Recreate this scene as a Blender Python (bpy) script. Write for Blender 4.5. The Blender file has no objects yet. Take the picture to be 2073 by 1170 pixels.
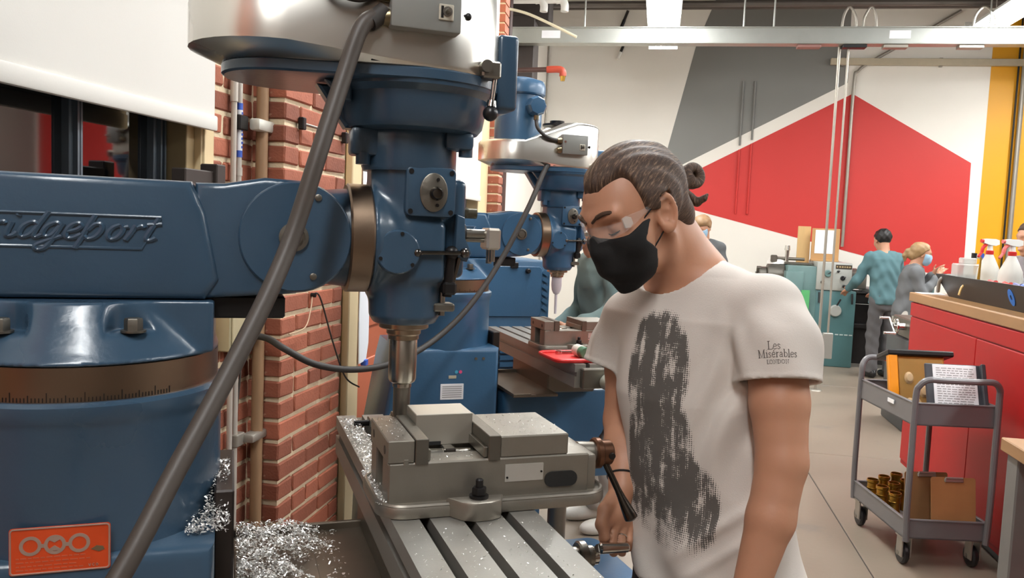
import bpy, bmesh, math, random
import numpy as np
from math import sin, cos, pi, radians, sqrt, atan2
from mathutils import Matrix, Vector
random.seed(7)
SC = bpy.context.scene
COL = SC.collection

# ------------------------------------------------------------------ camera
cam_d = bpy.data.cameras.new('camera'); cam = bpy.data.objects.new('camera', cam_d); COL.objects.link(cam)
cam_d.sensor_width = 36.0; cam_d.lens = 36.0 * 1650.0 / 2073.0; cam_d.clip_start = 0.02; cam_d.clip_end = 100
cam.matrix_world = Matrix.Translation((0, 0, 1.6)) @ (Matrix.Rotation(radians(10), 3, 'Z') @ Matrix.Rotation(pi / 2 - radians(4.44), 3, 'X') @ Matrix.Rotation(radians(2.4), 3, 'Z')).to_4x4()
SC.camera = cam

# ------------------------------------------------------------------ world (night outside), exposure
W = bpy.data.worlds.new('night'); SC.world = W; W.use_nodes = True
W.node_tree.nodes['Background'].inputs[0].default_value = (0.010, 0.012, 0.018, 1)
W.node_tree.nodes['Background'].inputs[1].default_value = 1.0
SC.view_settings.view_transform = 'Standard'; SC.view_settings.look = 'None'
SC.view_settings.gamma = 1.0; SC.view_settings.exposure = 0.0; SC.view_settings.use_curve_mapping = False
TUBE_LIGHT = 50.0            # emission of the fluorescent diffusers

# ------------------------------------------------------------------ materials
def lin(c):
    return tuple((v / 12.92 if v <= .04045 else ((v + .055) / 1.055) ** 2.4) for v in [x / 255. for x in c])
MATS = {}
def mat(name, rgb, rough=.5, metal=0., var=.12, scale=12., bump=0., bscale=60., coat=0., spec=.5, trans=0., emit=0., alpha=1., sss=0., rvar=0., stain=None, stain_scale=4., stain_at=.62, rand=0., stretch=None, ior=None):
    """procedural principled material; colour varies with noise in object space"""
    if name in MATS: return MATS[name]
    m = bpy.data.materials.new(name); m.use_nodes = True; nt = m.node_tree; N = nt.nodes; L = nt.links
    b = N['Principled BSDF']; c = lin(rgb)
    tc = N.new('ShaderNodeTexCoord'); co = tc.outputs['Object']
    if stretch:
        mp = N.new('ShaderNodeMapping'); mp.inputs['Scale'].default_value = stretch; L.new(co, mp.inputs[0]); co = mp.outputs[0]
    nz = N.new('ShaderNodeTexNoise'); nz.inputs['Scale'].default_value = scale; nz.inputs['Detail'].default_value = 5; L.new(co, nz.inputs['Vector'])
    mx = N.new('ShaderNodeMix'); mx.data_type = 'RGBA'
    lo = tuple(max(0, v * (1 - var)) for v in c) + (1,); hi = tuple(min(1, v * (1 + var)) for v in c) + (1,)
    mx.inputs[6].default_value = lo; mx.inputs[7].default_value = hi; L.new(nz.outputs['Fac'], mx.inputs[0])
    out = mx.outputs[2]
    if rand:
        oi = N.new('ShaderNodeObjectInfo'); hs = N.new('ShaderNodeHueSaturation')
        r1 = N.new('ShaderNodeMapRange'); r1.inputs[3].default_value = 1 - rand; r1.inputs[4].default_value = 1 + rand
        L.new(oi.outputs['Random'], r1.inputs[0]); L.new(r1.outputs[0], hs.inputs['Value']); L.new(out, hs.inputs['Color']); out = hs.outputs[0]
    if stain:
        n2 = N.new('ShaderNodeTexNoise'); n2.inputs['Scale'].default_value = stain_scale; n2.inputs['Detail'].default_value = 8; n2.inputs['Roughness'].default_value = .65; L.new(co, n2.inputs['Vector'])
        rp = N.new('ShaderNodeValToRGB'); rp.color_ramp.elements[0].position = stain_at; rp.color_ramp.elements[1].position = stain_at + .08; L.new(n2.outputs['Fac'], rp.inputs[0])
        m2 = N.new('ShaderNodeMix'); m2.data_type = 'RGBA'; m2.inputs[7].default_value = lin(stain) + (1,); L.new(rp.outputs[0], m2.inputs[0]); L.new(out, m2.inputs[6]); out = m2.outputs[2]
    L.new(out, b.inputs['Base Color'])
    b.inputs['Roughness'].default_value = rough; b.inputs['Metallic'].default_value = metal
    b.inputs['Specular IOR Level'].default_value = spec; b.inputs['Coat Weight'].default_value = coat; b.inputs['Coat Roughness'].default_value = .15
    if ior: b.inputs['IOR'].default_value = ior
    if rvar:
        rr = N.new('ShaderNodeMapRange'); rr.inputs[3].default_value = max(.03, rough - rvar); rr.inputs[4].default_value = rough + rvar; L.new(nz.outputs['Fac'], rr.inputs[0]); L.new(rr.outputs[0], b.inputs['Roughness'])
    if trans: b.inputs['Transmission Weight'].default_value = trans
    if alpha < 1: b.inputs['Alpha'].default_value = alpha
    if sss:
        b.inputs['Subsurface Weight'].default_value = sss; b.inputs['Subsurface Radius'].default_value = (.012, .005, .003); b.inputs['Subsurface Scale'].default_value = 1.0
    if emit:
        b.inputs['Emission Color'].default_value = c + (1,); b.inputs['Emission Strength'].default_value = emit
    if bump:
        nb = N.new('ShaderNodeTexNoise'); nb.inputs['Scale'].default_value = bscale; nb.inputs['Detail'].default_value = 4; L.new(co, nb.inputs['Vector'])
        bp = N.new('ShaderNodeBump'); bp.inputs['Strength'].default_value = bump; bp.inputs['Distance'].default_value = .004; L.new(nb.outputs['Fac'], bp.inputs['Height']); L.new(bp.outputs[0], b.inputs['Normal'])
    MATS[name] = m
    return m

BLUE = mat('blue machine enamel', (50, 73, 93), .30, 0, .14, 6, .10, 90, coat=.3, rvar=.08)
BLUE_WORN = mat('worn blue machine enamel', (52, 75, 95), .29, 0, .16, 5, .16, 60, coat=.3, rvar=.1, stain=(120, 104, 90), stain_scale=7, stain_at=.74)
ALU = mat('polished aluminium', (222, 218, 210), .28, 1, .06, 3, .03, 25, rvar=.07)
STEEL = mat('ground steel', (150, 146, 138), .33, 1, .14, 10, .05, 120, rvar=.1)
STEEL_D = mat('dull grey steel', (120, 115, 106), .42, .9, .18, 14, .1, 150, rvar=.1, stain=(78, 68, 58), stain_scale=9, stain_at=.68)
VISE = mat('ground cast iron', (146, 140, 130), .40, .78, .12, 30, .06, 220, rvar=.08)
TABLE = mat('worn table steel', (148, 145, 138), .40, .55, .14, 16, .05, 200, rvar=.1)
BRONZE = mat('browned steel ring', (136, 116, 98), .36, 1, .2, 5, .05, 80, rvar=.1)
BLACK = mat('black oxide steel', (34, 32, 32), .4, .4, .2, 20)
RUBBER = mat('black rubber', (48, 44, 41), .6, 0, .15, 20, .05)
CABLE = mat('grey brown cable sheath', (66, 58, 52), .5, 0, .12, 12, .06, 40)
BLACKPL = mat('black plastic', (26, 26, 28), .35, 0, .1, 20)
GREYBOX = mat('grey painted switch box', (128, 129, 125), .42, 0, .06, 8)
CHROME = mat('bright steel', (205, 203, 198), .18, 1, .05, 10)
WHITE_PL = mat('white plastic', (232, 230, 224), .4, 0, .03, 10)
CREAM = mat('cream trim paint', (226, 203, 160), .5, 0, .06, 5)
ORANGEP = mat('orange label plate', (226, 84, 40), .32, .35, .22, 18, rvar=.08)
PLATEGREY = mat('bare plate grey', (168, 142, 128), .4, .3, .08, 20)

# ------------------------------------------------------------------ mesh helpers
def NB(): return bmesh.new()
def merge(bm, t, M=None):
    if M is not None: bmesh.ops.transform(t, matrix=M, verts=t.verts)
    me = bpy.data.meshes.new('t'); t.to_mesh(me); t.free(); bm.from_mesh(me); bpy.data.meshes.remove(me)
def box(bm, x0, x1, y0, y1, z0, z1, bev=0., seg=2, M=None):
    t = NB(); v = [t.verts.new((x, y, z)) for x in (x0, x1) for y in (y0, y1) for z in (z0, z1)]
    for f in ((0, 1, 3, 2), (4, 6, 7, 5), (0, 4, 5, 1), (2, 3, 7, 6), (0, 2, 6, 4), (1, 5, 7, 3)): t.faces.new([v[i] for i in f])
    bmesh.ops.recalc_face_normals(t, faces=t.faces)
    if bev: bmesh.ops.bevel(t, geom=t.edges[:], offset=bev, segments=seg, affect='EDGES', profile=.5)
    merge(bm, t, M); return bm
def axisM(p0, p1):
    p0 = Vector(p0); d = Vector(p1) - p0; q = d.to_track_quat('Z', 'Y')
    return Matrix.Translation(p0) @ q.to_matrix().to_4x4(), d.length
def lathe(bm, prof, n=32, M=None, cap=True):
    """revolve (r, z) profile about z"""
    t = NB(); rings = []
    for r, z in prof:
        if r < 1e-6: rings.append([t.verts.new((0, 0, z))])
        else: rings.append([t.verts.new((r * cos(2 * pi * i / n), r * sin(2 * pi * i / n), z)) for i in range(n)])
    for a, b in zip(rings, rings[1:]):
        for i in range(n):
            j = (i + 1) % n
            if len(a) == 1 and len(b) == 1: continue
            if len(a) == 1: t.faces.new((a[0], b[i], b[j]))
            elif len(b) == 1: t.faces.new((a[i], a[j], b[0]))
            else: t.faces.new((a[i], a[j], b[j], b[i]))
    if cap:
        if len(rings[0]) > 1: t.faces.new(rings[0][::-1])
        if len(rings[-1]) > 1: t.faces.new(rings[-1])
    bmesh.ops.recalc_face_normals(t, faces=t.faces)
    merge(bm, t, M); return bm
def cyl(bm, p0, p1, r0, r1=None, n=24, bev=0.):
    r1 = r0 if r1 is None else r1; M, L = axisM(p0, p1)
    if bev: prof = [(r0 - bev, 0), (r0, bev), (r1, L - bev), (r1 - bev, L)]
    else: prof = [(r0, 0), (r1, L)]
    return lathe(bm, prof, n, M)
def ball(bm, c, r, sx=1, sy=1, sz=1, n=16):
    t = NB(); bmesh.ops.create_uvsphere(t, u_segments=n, v_segments=max(6, n // 2 + 2), radius=r)
    merge(bm, t, Matrix.Translation(c) @ Matrix.Diagonal((sx, sy, sz, 1))); return bm
def prism(bm, pts, z0, z1, M=None, bev=0., seg=2):
    """extrude a 2-D polygon (CCW) from z0 to z1"""
    t = NB(); a = [t.verts.new((x, y, z0)) for x, y in pts]; b = [t.verts.new((x, y, z1)) for x, y in pts]; n = len(pts)
    t.faces.new(a[::-1]); t.faces.new(b)
    for i in range(n): t.faces.new((a[i], a[(i + 1) % n], b[(i + 1) % n], b[i]))
    bmesh.ops.recalc_face_normals(t, faces=t.faces)
    if bev:
        es = [e for e in t.edges if (abs(e.verts[0].co.z - e.verts[1].co.z) < 1e-9)]
        bmesh.ops.bevel(t, geom=es, offset=bev, segments=seg, affect='EDGES', profile=.5)
    merge(bm, t, M); return bm
def loft(bm, rings, cap=True, M=None):
    t = NB(); R = [[t.verts.new(p) for p in r] for r in rings]; n = len(R[0])
    for a, b in zip(R, R[1:]):
        for i in range(n): t.faces.new((a[i], a[(i + 1) % n], b[(i + 1) % n], b[i]))
    if cap: t.faces.new(R[0][::-1]); t.faces.new(R[-1])
    bmesh.ops.recalc_face_normals(t, faces=t.faces)
    merge(bm, t, M); return bm
def spline(pts, k=8):
    P = [Vector(p) for p in pts]; out = []
    for i in range(len(P) - 1):
        p0 = P[max(i - 1, 0)]; p1 = P[i]; p2 = P[i + 1]; p3 = P[min(i + 2, len(P) - 1)]
        for j in range(k):
            t = j / k
            out.append(.5 * ((2 * p1) + (p2 - p0) * t + (2 * p0 - 5 * p1 + 4 * p2 - p3) * t * t + (3 * p1 - p0 - 3 * p2 + p3) * t ** 3))
    out.append(P[-1]); return out
def tube(bm, pts, r, n=10, k=8, closed=False, smooth=True):
    P = spline(pts, k) if smooth and len(pts) > 2 else [Vector(p) for p in pts]
    if closed: P = P[:-1] if (P[0] - P[-1]).length < 1e-6 else P
    rings = []; up = None; m = len(P)
    for i, p in enumerate(P):
        if closed: d = P[(i + 1) % m] - P[i - 1]
        else: d = P[min(i + 1, m - 1)] - P[max(i - 1, 0)]
        d.normalize()
        if up is None: up = Vector((0, 0, 1)) if abs(d.z) < .9 else Vector((1, 0, 0))
        s = d.cross(up).normalized(); up = s.cross(d).normalized()
        rr = r[i * (len(r) - 1) // max(1, m - 1)] if isinstance(r, (list, tuple)) else r
        rings.append([p + (s * cos(2 * pi * a / n) + up * sin(2 * pi * a / n)) * rr for a in range(n)])
    if closed: return loft(bm, rings + [rings[0]], cap=False)
    return loft(bm, rings)
def rrect(x0, x1, y0, y1, r, k=5):
    out = []
    for cx, cy, a0 in ((x1 - r, y1 - r, 0), (x0 + r, y1 - r, 90), (x0 + r, y0 + r, 180), (x1 - r, y0 + r, 270)):
        for i in range(k + 1):
            a = radians(a0 + 90 * i / k); out.append((cx + r * cos(a), cy + r * sin(a)))
    return out
def stadium(xa, ra, xb, rb, k=16):
    """outline around two circles (xa,0,ra) rear and (xb,0,rb) front"""
    d = xb - xa; s = math.asin((ra - rb) / d) if abs(ra - rb) < d else 0
    out = []
    for i in range(k + 1):
        a = -pi / 2 + s + (pi - 2 * s) * i / k; out.append((xb + rb * cos(a), rb * sin(a)))
    for i in range(k + 1):
        a = pi / 2 - s + (pi + 2 * s) * i / k; out.append((xa + ra * cos(a), ra * sin(a)))
    return out
def obj(name, bm, m, parent=None, loc=None, ang=32, kind=None, label=None):
    if isinstance(bm, bpy.types.Mesh): me = bm
    else:
        me = bpy.data.meshes.new(name); bm.to_mesh(me); bm.free()
        if ang is not None and len(me.polygons):
            me.polygons.foreach_set('use_smooth', [True] * len(me.polygons)); me.set_sharp_from_angle(angle=radians(ang))
    if m is not None and not me.materials: me.materials.append(m)
    o = bpy.data.objects.new(name, me); COL.objects.link(o)
    if parent is not None: o.parent = parent
    if loc is not None: o.location = loc
    if kind: o['kind'] = kind
    if label: o['label'] = label
    return o
def empty(name, loc=(0, 0, 0), rz=0.):
    o = bpy.data.objects.new(name, None); COL.objects.link(o); o.location = loc; o.rotation_euler = (0, 0, rz); o.empty_display_size = .05; return o
def tag(o, label, cat, group=None, kind=None):
    o['label'] = label; o['category'] = cat
    if group: o['group'] = group
    if kind: o['kind'] = kind
    return o
def struct(o): o['kind'] = 'structure'; return o
def FACE_NEG_Y(x, y, z):   # matrix: local 2-D (u, v, depth) -> (x+u, y-depth, z+v)
    return Matrix.Translation((x, y, z)) @ Matrix(((1, 0, 0, 0), (0, 0, -1, 0), (0, 1, 0, 0), (0, 0, 0, 1)))
# ------------------------------------------------------------------ signed-distance shapes meshed into one surface
def mesh_sdf(fn, lo, hi, h):
    """surface nets over a sparse-evaluated grid; fn(P[n,3]) -> distance"""
    lo = np.array(lo, np.float32); n = np.ceil((np.array(hi) - lo) / h / 8).astype(int) * 8
    B = n // 8; bi = np.stack(np.meshgrid(*[np.arange(b) for b in B], indexing='ij'), -1).reshape(-1, 3)
    cen = (lo + (bi * 8 + 4) * h).astype(np.float32); dc = fn(cen)
    D = np.ones(tuple(n + 1), np.float32)
    ins = bi[dc < 0]
    for b in ins: D[b[0] * 8:b[0] * 8 + 9, b[1] * 8:b[1] * 8 + 9, b[2] * 8:b[2] * 8 + 9] = -1
    act = bi[np.abs(dc) < 8 * h * 1.35]
    g = np.stack(np.meshgrid(*[np.arange(9)] * 3, indexing='ij'), -1).reshape(-1, 3)
    for s in range(0, len(act), 600):
        a = act[s:s + 600]; idx = (a[:, None, :] * 8 + g[None]).reshape(-1, 3)
        D[idx[:, 0], idx[:, 1], idx[:, 2]] = fn((lo + idx * h).astype(np.float32))
    S = (D < 0).astype(np.uint8); c = np.zeros(tuple(n), np.uint8)
    for i in (0, 1):
        for j in (0, 1):
            for k in (0, 1): c += S[i:n[0] + i, j:n[1] + j, k:n[2] + k]
    cells = np.argwhere((c > 0) & (c < 8)); N = len(cells)
    cid = np.full(tuple(n), -1, np.int32); cid[cells[:, 0], cells[:, 1], cells[:, 2]] = np.arange(N)
    co = [(i, j, k) for i in (0, 1) for j in (0, 1) for k in (0, 1)]
    val = {q: D[cells[:, 0] + q[0], cells[:, 1] + q[1], cells[:, 2] + q[2]] for q in co}
    acc = np.zeros((N, 3)); cnt = np.zeros(N)
    for q in co:
        for ax in range(3):
            if q[ax]: continue
            q2 = list(q); q2[ax] = 1; q2 = tuple(q2); a, b = val[q], val[q2]; m = (a < 0) != (b < 0)
            t = np.where(m, a / np.where(np.abs(a - b) < 1e-12, 1, a - b), 0); p = np.tile(np.array(q, float), (N, 1)); p[:, ax] += t
            acc[m] += p[m]; cnt[m] += 1
    V = lo + (cells + acc / cnt[:, None]) * h
    F = []
    for ax in range(3):
        o1, o2 = [(1, 2), (2, 0), (0, 1)][ax]
        sl0 = [slice(1, n[0]), slice(1, n[1]), slice(1, n[2])]; sl1 = list(sl0); sl0[ax] = slice(0, n[ax]); sl1[ax] = slice(1, n[ax] + 1)
        A, Bq = S[tuple(sl0)], S[tuple(sl1)]; e = np.argwhere(A != Bq); 
        if not len(e): continue
        flip = A[e[:, 0], e[:, 1], e[:, 2]] == 0; base = e + 1; base[:, ax] -= 1; ids = []
        for d1, d2 in ((0, 0), (-1, 0), (-1, -1), (0, -1)):
            b = base.copy(); b[:, o1] += d1; b[:, o2] += d2; ids.append(cid[b[:, 0], b[:, 1], b[:, 2]])
        q = np.stack(ids, 1); q[flip] = q[flip][:, ::-1]; F.append(q)
    return V, np.concatenate(F)
def to_mesh(name, V, F, m, smooth_it=0):
    if smooth_it:
        V = V.copy(); nv = len(V)
        for _ in range(smooth_it):
            acc = np.zeros_like(V); cn = np.zeros(nv)
            for a, b in ((0, 1), (1, 2), (2, 3), (3, 0)):
                np.add.at(acc, F[:, a], V[F[:, b]]); np.add.at(acc, F[:, b], V[F[:, a]]); np.add.at(cn, F[:, a], 1); np.add.at(cn, F[:, b], 1)
            V = .5 * V + .5 * acc / np.maximum(cn, 1)[:, None]
    me = bpy.data.meshes.new(name); me.vertices.add(len(V)); me.vertices.foreach_set('co', V.astype(np.float32).ravel())
    me.loops.add(F.size); me.loops.foreach_set('vertex_index', F.astype(np.int32).ravel()); me.polygons.add(len(F)); me.polygons.foreach_set('loop_start', np.arange(0, F.size, 4, dtype=np.int32)); me.polygons.foreach_set('use_smooth', np.ones(len(F), bool))
    me.update(calc_edges=True); me.validate(); me.materials.append(m); return me
def smin(a, b, k): h = np.clip(.5 + .5 * (b - a) / k, 0, 1); return b + (a - b) * h - k * h * (1 - h)
def smax(a, b, k): return -smin(-a, -b, k)
def sun(ds, k):
    r = ds[0]
    for d in ds[1:]: r = smin(r, d, k)
    return r
def rc(P, a, b, ra, rb):
    a = np.array(a, np.float32); b = np.array(b, np.float32); d = b - a; t = np.clip(((P - a) @ d) / max(1e-9, float(d @ d)), 0, 1)
    return np.linalg.norm(P - a - t[:, None] * d, axis=1) - (ra + (rb - ra) * t)
def chain(P, pts, rs, k=.01):
    return sun([rc(P, a, b, r, s) for a, b, r, s in zip(pts, pts[1:], rs, rs[1:])], k)
def ell(P, c, r):
    q = P - np.array(c, np.float32); r = np.array(r, np.float32); k0 = np.linalg.norm(q / r, axis=1); k1 = np.linalg.norm(q / (r * r), axis=1) + 1e-9
    return k0 * (k0 - 1) / k1
def frame(P, c, A): return (P - np.array(c, np.float32)) @ np.array(A, np.float32).T
def tower(P, secs, F2, L2, power=2.3):
    """stacked superelliptic sections: (centre xyz, half width along L2, half depth along F2)"""
    z = np.array([s[0][2] for s in secs]); o = np.argsort(z); z = z[o]; S_ = [secs[i] for i in o]
    g = lambda v: np.interp(P[:, 2], z, v)
    cx, cy = g([s[0][0] for s in S_]), g([s[0][1] for s in S_]); a, b = g([s[1] for s in S_]), g([s[2] for s in S_])
    dx, dy = P[:, 0] - cx, P[:, 1] - cy; u = np.abs(dx * L2[0] + dy * L2[1]) / a; v = np.abs(dx * F2[0] + dy * F2[1]) / b
    r = (u ** power + v ** power + 1e-9) ** (1 / power); d = (r - 1) * np.minimum(a, b) * .9
    return smax(d, np.maximum(z[0] - P[:, 2], P[:, 2] - z[-1]), .03)
# ------------------------------------------------------------------ room shell   (x right, y into the room, z up)
WU = -1.265                      # face of the brick wall on the left
PLASTER = mat('off white painted plaster', (238, 233, 223), .6, 0, .04, 2, .05, 40)
MORTAR = mat('pale lime mortar', (222, 204, 172), .85, 0, .12, 30, .5, 90)
BRICK = mat('red clay brick', (152, 88, 66), .8, 0, .24, 26, .5, 120, rand=.3, stain=(196, 150, 122), stain_scale=22, stain_at=.66)
BRICK_F = mat('red clay brick far', (160, 90, 66), .8, 0, .3, 9, .4, 100)
CONC = mat('sealed grey concrete', (134, 121, 107), .42, 0, .14, 1.6, .12, 30, rvar=.1, stain=(120, 112, 103), stain_scale=1.2, stain_at=.58)
JOINT = mat('dark floor joint', (70, 64, 58), .8)
DARKCEIL = mat('dark ceiling deck', (74, 66, 60), .8, 0, .15, 2)
GALV = mat('galvanised steel', (176, 178, 172), .42, .75, .08, 9, .03, 60)
GALV_D = mat('dull conduit steel', (160, 154, 144), .45, .6, .1, 9)

def wbox(bm, *a, **k): return box(bm, *a, **k)
# floor: recessed joint bed with concrete slabs on it
fl = struct(obj('floor', box(NB(), -1.9, 7.6, -3.2, 12.2, -.12, -.006), JOINT))
xs = [-1.9, 1.1, 4.1, 7.6]; ys = [-3.2, .3, 3.3, 6.3, 9.3, 12.2]; slab_no = 0
for a, b in zip(xs, xs[1:]):
    for c, d in zip(ys, ys[1:]):
        obj('floor_slab', box(NB(), a + .004, b - .004, c + .004, d - .004, -.05, 0, .003, 1), CONC, fl)
struct(obj('ceiling', box(NB(), -1.9, 7.6, -3.2, 12.2, 5.0, 5.1), DARKCEIL))
struct(obj('wall_right', box(NB(), 7.5, 7.6, -3.2, 12.2, 0, 5), mat('dull brown wall paint', (138, 130, 122), .7)))
struct(obj('wall_front', box(NB(), -1.9, 7.6, -3.2, -3.1, 0, 5), MATS['dull brown wall paint']))

# brick wall on the left: mortar core with openings, bricks proud of it
wl = NB(); MF = WU - .005; BK = WU - .30
def core(y0, y1, z0, z1): box(wl, BK, MF, y0, y1, z0, z1)
WIN = (.25, 2.075, 1.02, 3.1); DOOR = (3.2, 4.25, 0, 2.2); WIN2 = (4.62, 5.56, 1.0, 3.1)
core(-3.2, WIN[0], 0, 5); core(WIN[0], WIN[1], 0, WIN[2]); core(WIN[0], WIN[1], WIN[3], 5); core(WIN[1], DOOR[0], 0, 5)
core(DOOR[0], DOOR[1], DOOR[3], 5); core(DOOR[1], WIN2[0], 0, 5); core(WIN2[0], WIN2[1], 0, WIN2[2]); core(WIN2[0], WIN2[1], WIN2[3], 5); core(WIN2[1], 6.0, 0, 5)
box(wl, MF - .01, -1.168, 2.409, 2.895, 0, 5); box(wl, MF - .01, -1.168, 5.847, 5.99, 0, 5)
wall_left = struct(obj('wall_left', wl, MORTAR))

CO = .0677; BH = .0535                      # course and brick heights
def brick_mesh(lx, ly, seed):
    r = random.Random(seed); t = NB(); box(t, 0, lx, 0, ly, 0, BH, .0045, 1)
    for v in t.verts: v.co += Vector((r.uniform(-1, 1) * .0014, r.uniform(-1, 1) * .0026, r.uniform(-1, 1) * .0021))
    me = bpy.data.meshes.new('brick'); t.to_mesh(me); t.free(); me.materials.append(BRICK); return me
BM = {}
def bmesh_for(lx, ly):
    k = (round(lx, 3), round(ly, 3)); BM.setdefault(k, [brick_mesh(lx, ly, hash(k) % 999 + i) for i in range(3)]); return random.choice(BM[k])
nbrick = 0
field = NB()
def brick(x0, x1, y0, y1, z, part=True):
    global nbrick
    if part:
        o = obj('brick', bmesh_for(x1 - x0, y1 - y0), None, wall_left, (x0 + random.uniform(-.0012, .0012), y0 + random.uniform(-.002, .002), z + random.uniform(-.002, .002)), ang=None); nbrick += 1
    else: box(field, x0, x1, y0, y1, z, z + BH)
def course_run(x0, x1, y0, y1, z, off, part, header_every=0, k=0):
    L = .2; g = .0115; y = y0 - off
    while y < y1 - .02:
        a, b = max(y, y0), min(y + L, y1)
        if b - a > .025: brick(x0, x1, a, b, z, part)
        y += L + g
for c in range(0, 74):
    z = c * CO + .004; near = .50 < z < 2.04
    course_run(WU - .03, WU, 2.138, 2.392, z, (c % 2) * .105 + .02, near)               # strip between window and pilaster
    # pilaster: corner brick alternates stretcher and header, single header face towards us
    ylist = [(2.40, 2.60), (2.6115, 2.8115), (2.823, 2.90)] if c % 2 else [(2.40, 2.503), (2.5145, 2.7145), (2.726, 2.90)]
    if c % 6 == 3: ylist = [(2.40, 2.503), (2.5145, 2.612), (2.6235, 2.72), (2.7315, 2.90)]
    for a, b in ylist: brick(WU - .02, -1.16, a, b, z, near)
    far = 1.1 < z < 2.1
    brick(WU - .02, -1.16, 5.84, 5.99, z, far)
    for (a, b) in ((-3.2, .17), (2.905, 3.10), (4.36, 4.5)): course_run(WU - .03, WU, a, b, z, (c % 2) * .105, False)
    if z < .9: course_run(WU - .03, WU, .17, 2.138, z, (c % 2) * .105, False)
    if z > 3.2: course_run(WU - .03, WU, .17, 2.138, z, (c % 2) * .105, False)
obj('brick_field', field, BRICK_F, wall_left, kind='stuff')
w2 = struct(obj('wall_left_far', box(NB(), -2.03, -1.73, 6.0, 12.2, 0, 5), PLASTER))
w3 = struct(obj('wall_left_return', box(NB(), -1.73, BK, 5.9, 6.0, 0, 5), PLASTER))

# back wall with the painted mural
wb = struct(obj('wall_back', box(NB(), -2.03, 7.6, 12.0, 12.2, 0, 5), PLASTER))
GREYP = mat('mural grey paint', (126, 125, 121), .5, 0, .03, 2); REDP = mat('mural red paint', (203, 50, 45), .5, 0, .04, 2); YELP = mat('mural yellow paint', (226, 160, 2), .5, 0, .04, 2)
def paint(name, pts, m, t=.003):
    bm = NB(); prism(bm, pts, 0, t, FACE_NEG_Y(0, 12.0, 0)); o = obj(name, bm, m, wb, ang=None); o['label'] = {'painted_shape': 'flat painted mural shape'}.get(name, name); return o
paint('painted_shape', [(-.027, 2.404), (2.441, 3.744), (2.42, 4.999), (.66, 4.999), (.381, 4.257)], GREYP)['label'] = 'slanted dark grey mural panel'
paint('painted_shape', [(.2, 1.997), (2.496, 1.46), (4.11, 1.09), (4.09, 2.699), (2.515, 3.598), (.2, 2.34)], REDP)['label'] = 'red pentagon of the mural'
paint('painted_shape', [(4.235, .5), (5.6, .5), (5.6, 4.999), (4.24, 4.999)], YELP)['label'] = 'yellow stripe of the mural'
paint('painted_shape', [(5.75, .5), (7.45, .5), (7.45, 3.5), (5.75, 3.0)], REDP)['label'] = 'second red field of the mural beyond the yellow stripe'

# window 1: frame, dark panes, cream casing, roller blind
wn = struct(empty('window_1', (WU, 0, 0)))
FRAME = mat('blue grey window frame', (112, 122, 132), .4, .5, .08, 6)
GLASSD = mat('dark night window glass', (6, 7, 9), .04, 0, .1, 3, spec=.8, ior=2.1)
TAN = mat('tan window reveal', (168, 146, 108), .6, 0, .08, 4)
fx = -.085                                   # frame plane behind wall face
def wpart(name, m, *b, bev=.002): return obj(name, box(NB(), *b, bev, 1), m, wn)
for y0, y1 in ((.25, .30), (.80, .84), (1.24, 1.28), (1.668, 1.705), (1.985, 2.03)):
    f = NB(); box(f, fx - .02, fx + .02, y0, y1, 1.05, 3.07, .003, 1); box(f, fx + .018, fx + .032, y0 + .010, y0 + .017, 1.05, 3.07); box(f, fx + .018, fx + .032, y1 - .017, y1 - .010, 1.05, 3.07)
    obj('mullion', f, FRAME, wn)
for y0, y1 in ((.30, .80), (.84, 1.24), (1.28, 1.668), (1.705, 1.985)): wpart('pane', GLASSD, fx - .01, fx - .002, y0, y1, 1.05, 3.07, bev=0)
wpart('window_rail', FRAME, fx - .02, fx + .02, .25, 2.03, 1.02, 1.06); wpart('window_rail', FRAME, fx - .02, fx + .02, .25, 2.03, 3.06, 3.1)
wpart('window_reveal', TAN, fx - .03, .0, 2.03, 2.075, 1.02, 3.1); wpart('window_reveal', TAN, fx - .03, .0, .20, .25, 1.02, 3.1)
cs = NB(); box(cs, -.01, .022, 2.068, 2.132, .96, 3.2, .003, 1); box(cs, .018, .028, 2.072, 2.084, .96, 3.2, .002, 1)
obj('window_casing', cs, CREAM, wn); wpart('window_casing', CREAM, -.01, .022, .14, .25, .96, 3.2); wpart('window_casing', CREAM, -.01, .022, .14, 2.132, 3.1, 3.2)
wpart('window_sill', CREAM, -.1, .05, .12, 2.14, .97, 1.02)
BLIND = mat('white roller blind cloth', (216, 213, 206), .75, 0, .03, 5, .04, 300, stain=(226, 208, 194), stain_scale=3.2, stain_at=.70)
bl = empty('roller_blind', (WU, 0, 0)); tag(bl, 'white roller blind pulled halfway down over the left window', 'blind')
obj('blind_cloth', box(NB(), .046, .049, .16, 2.085, 1.86, 3.16), BLIND, bl)
obj('hem_bar', box(NB(), .042, .058, .155, 2.09, 1.824, 1.866, .006, 2), BLIND, bl)
obj('blind_roller', cyl(NB(), (.045, .15, 3.18), (.045, 2.10, 3.18), .03), WHITE_PL, bl)

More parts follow.
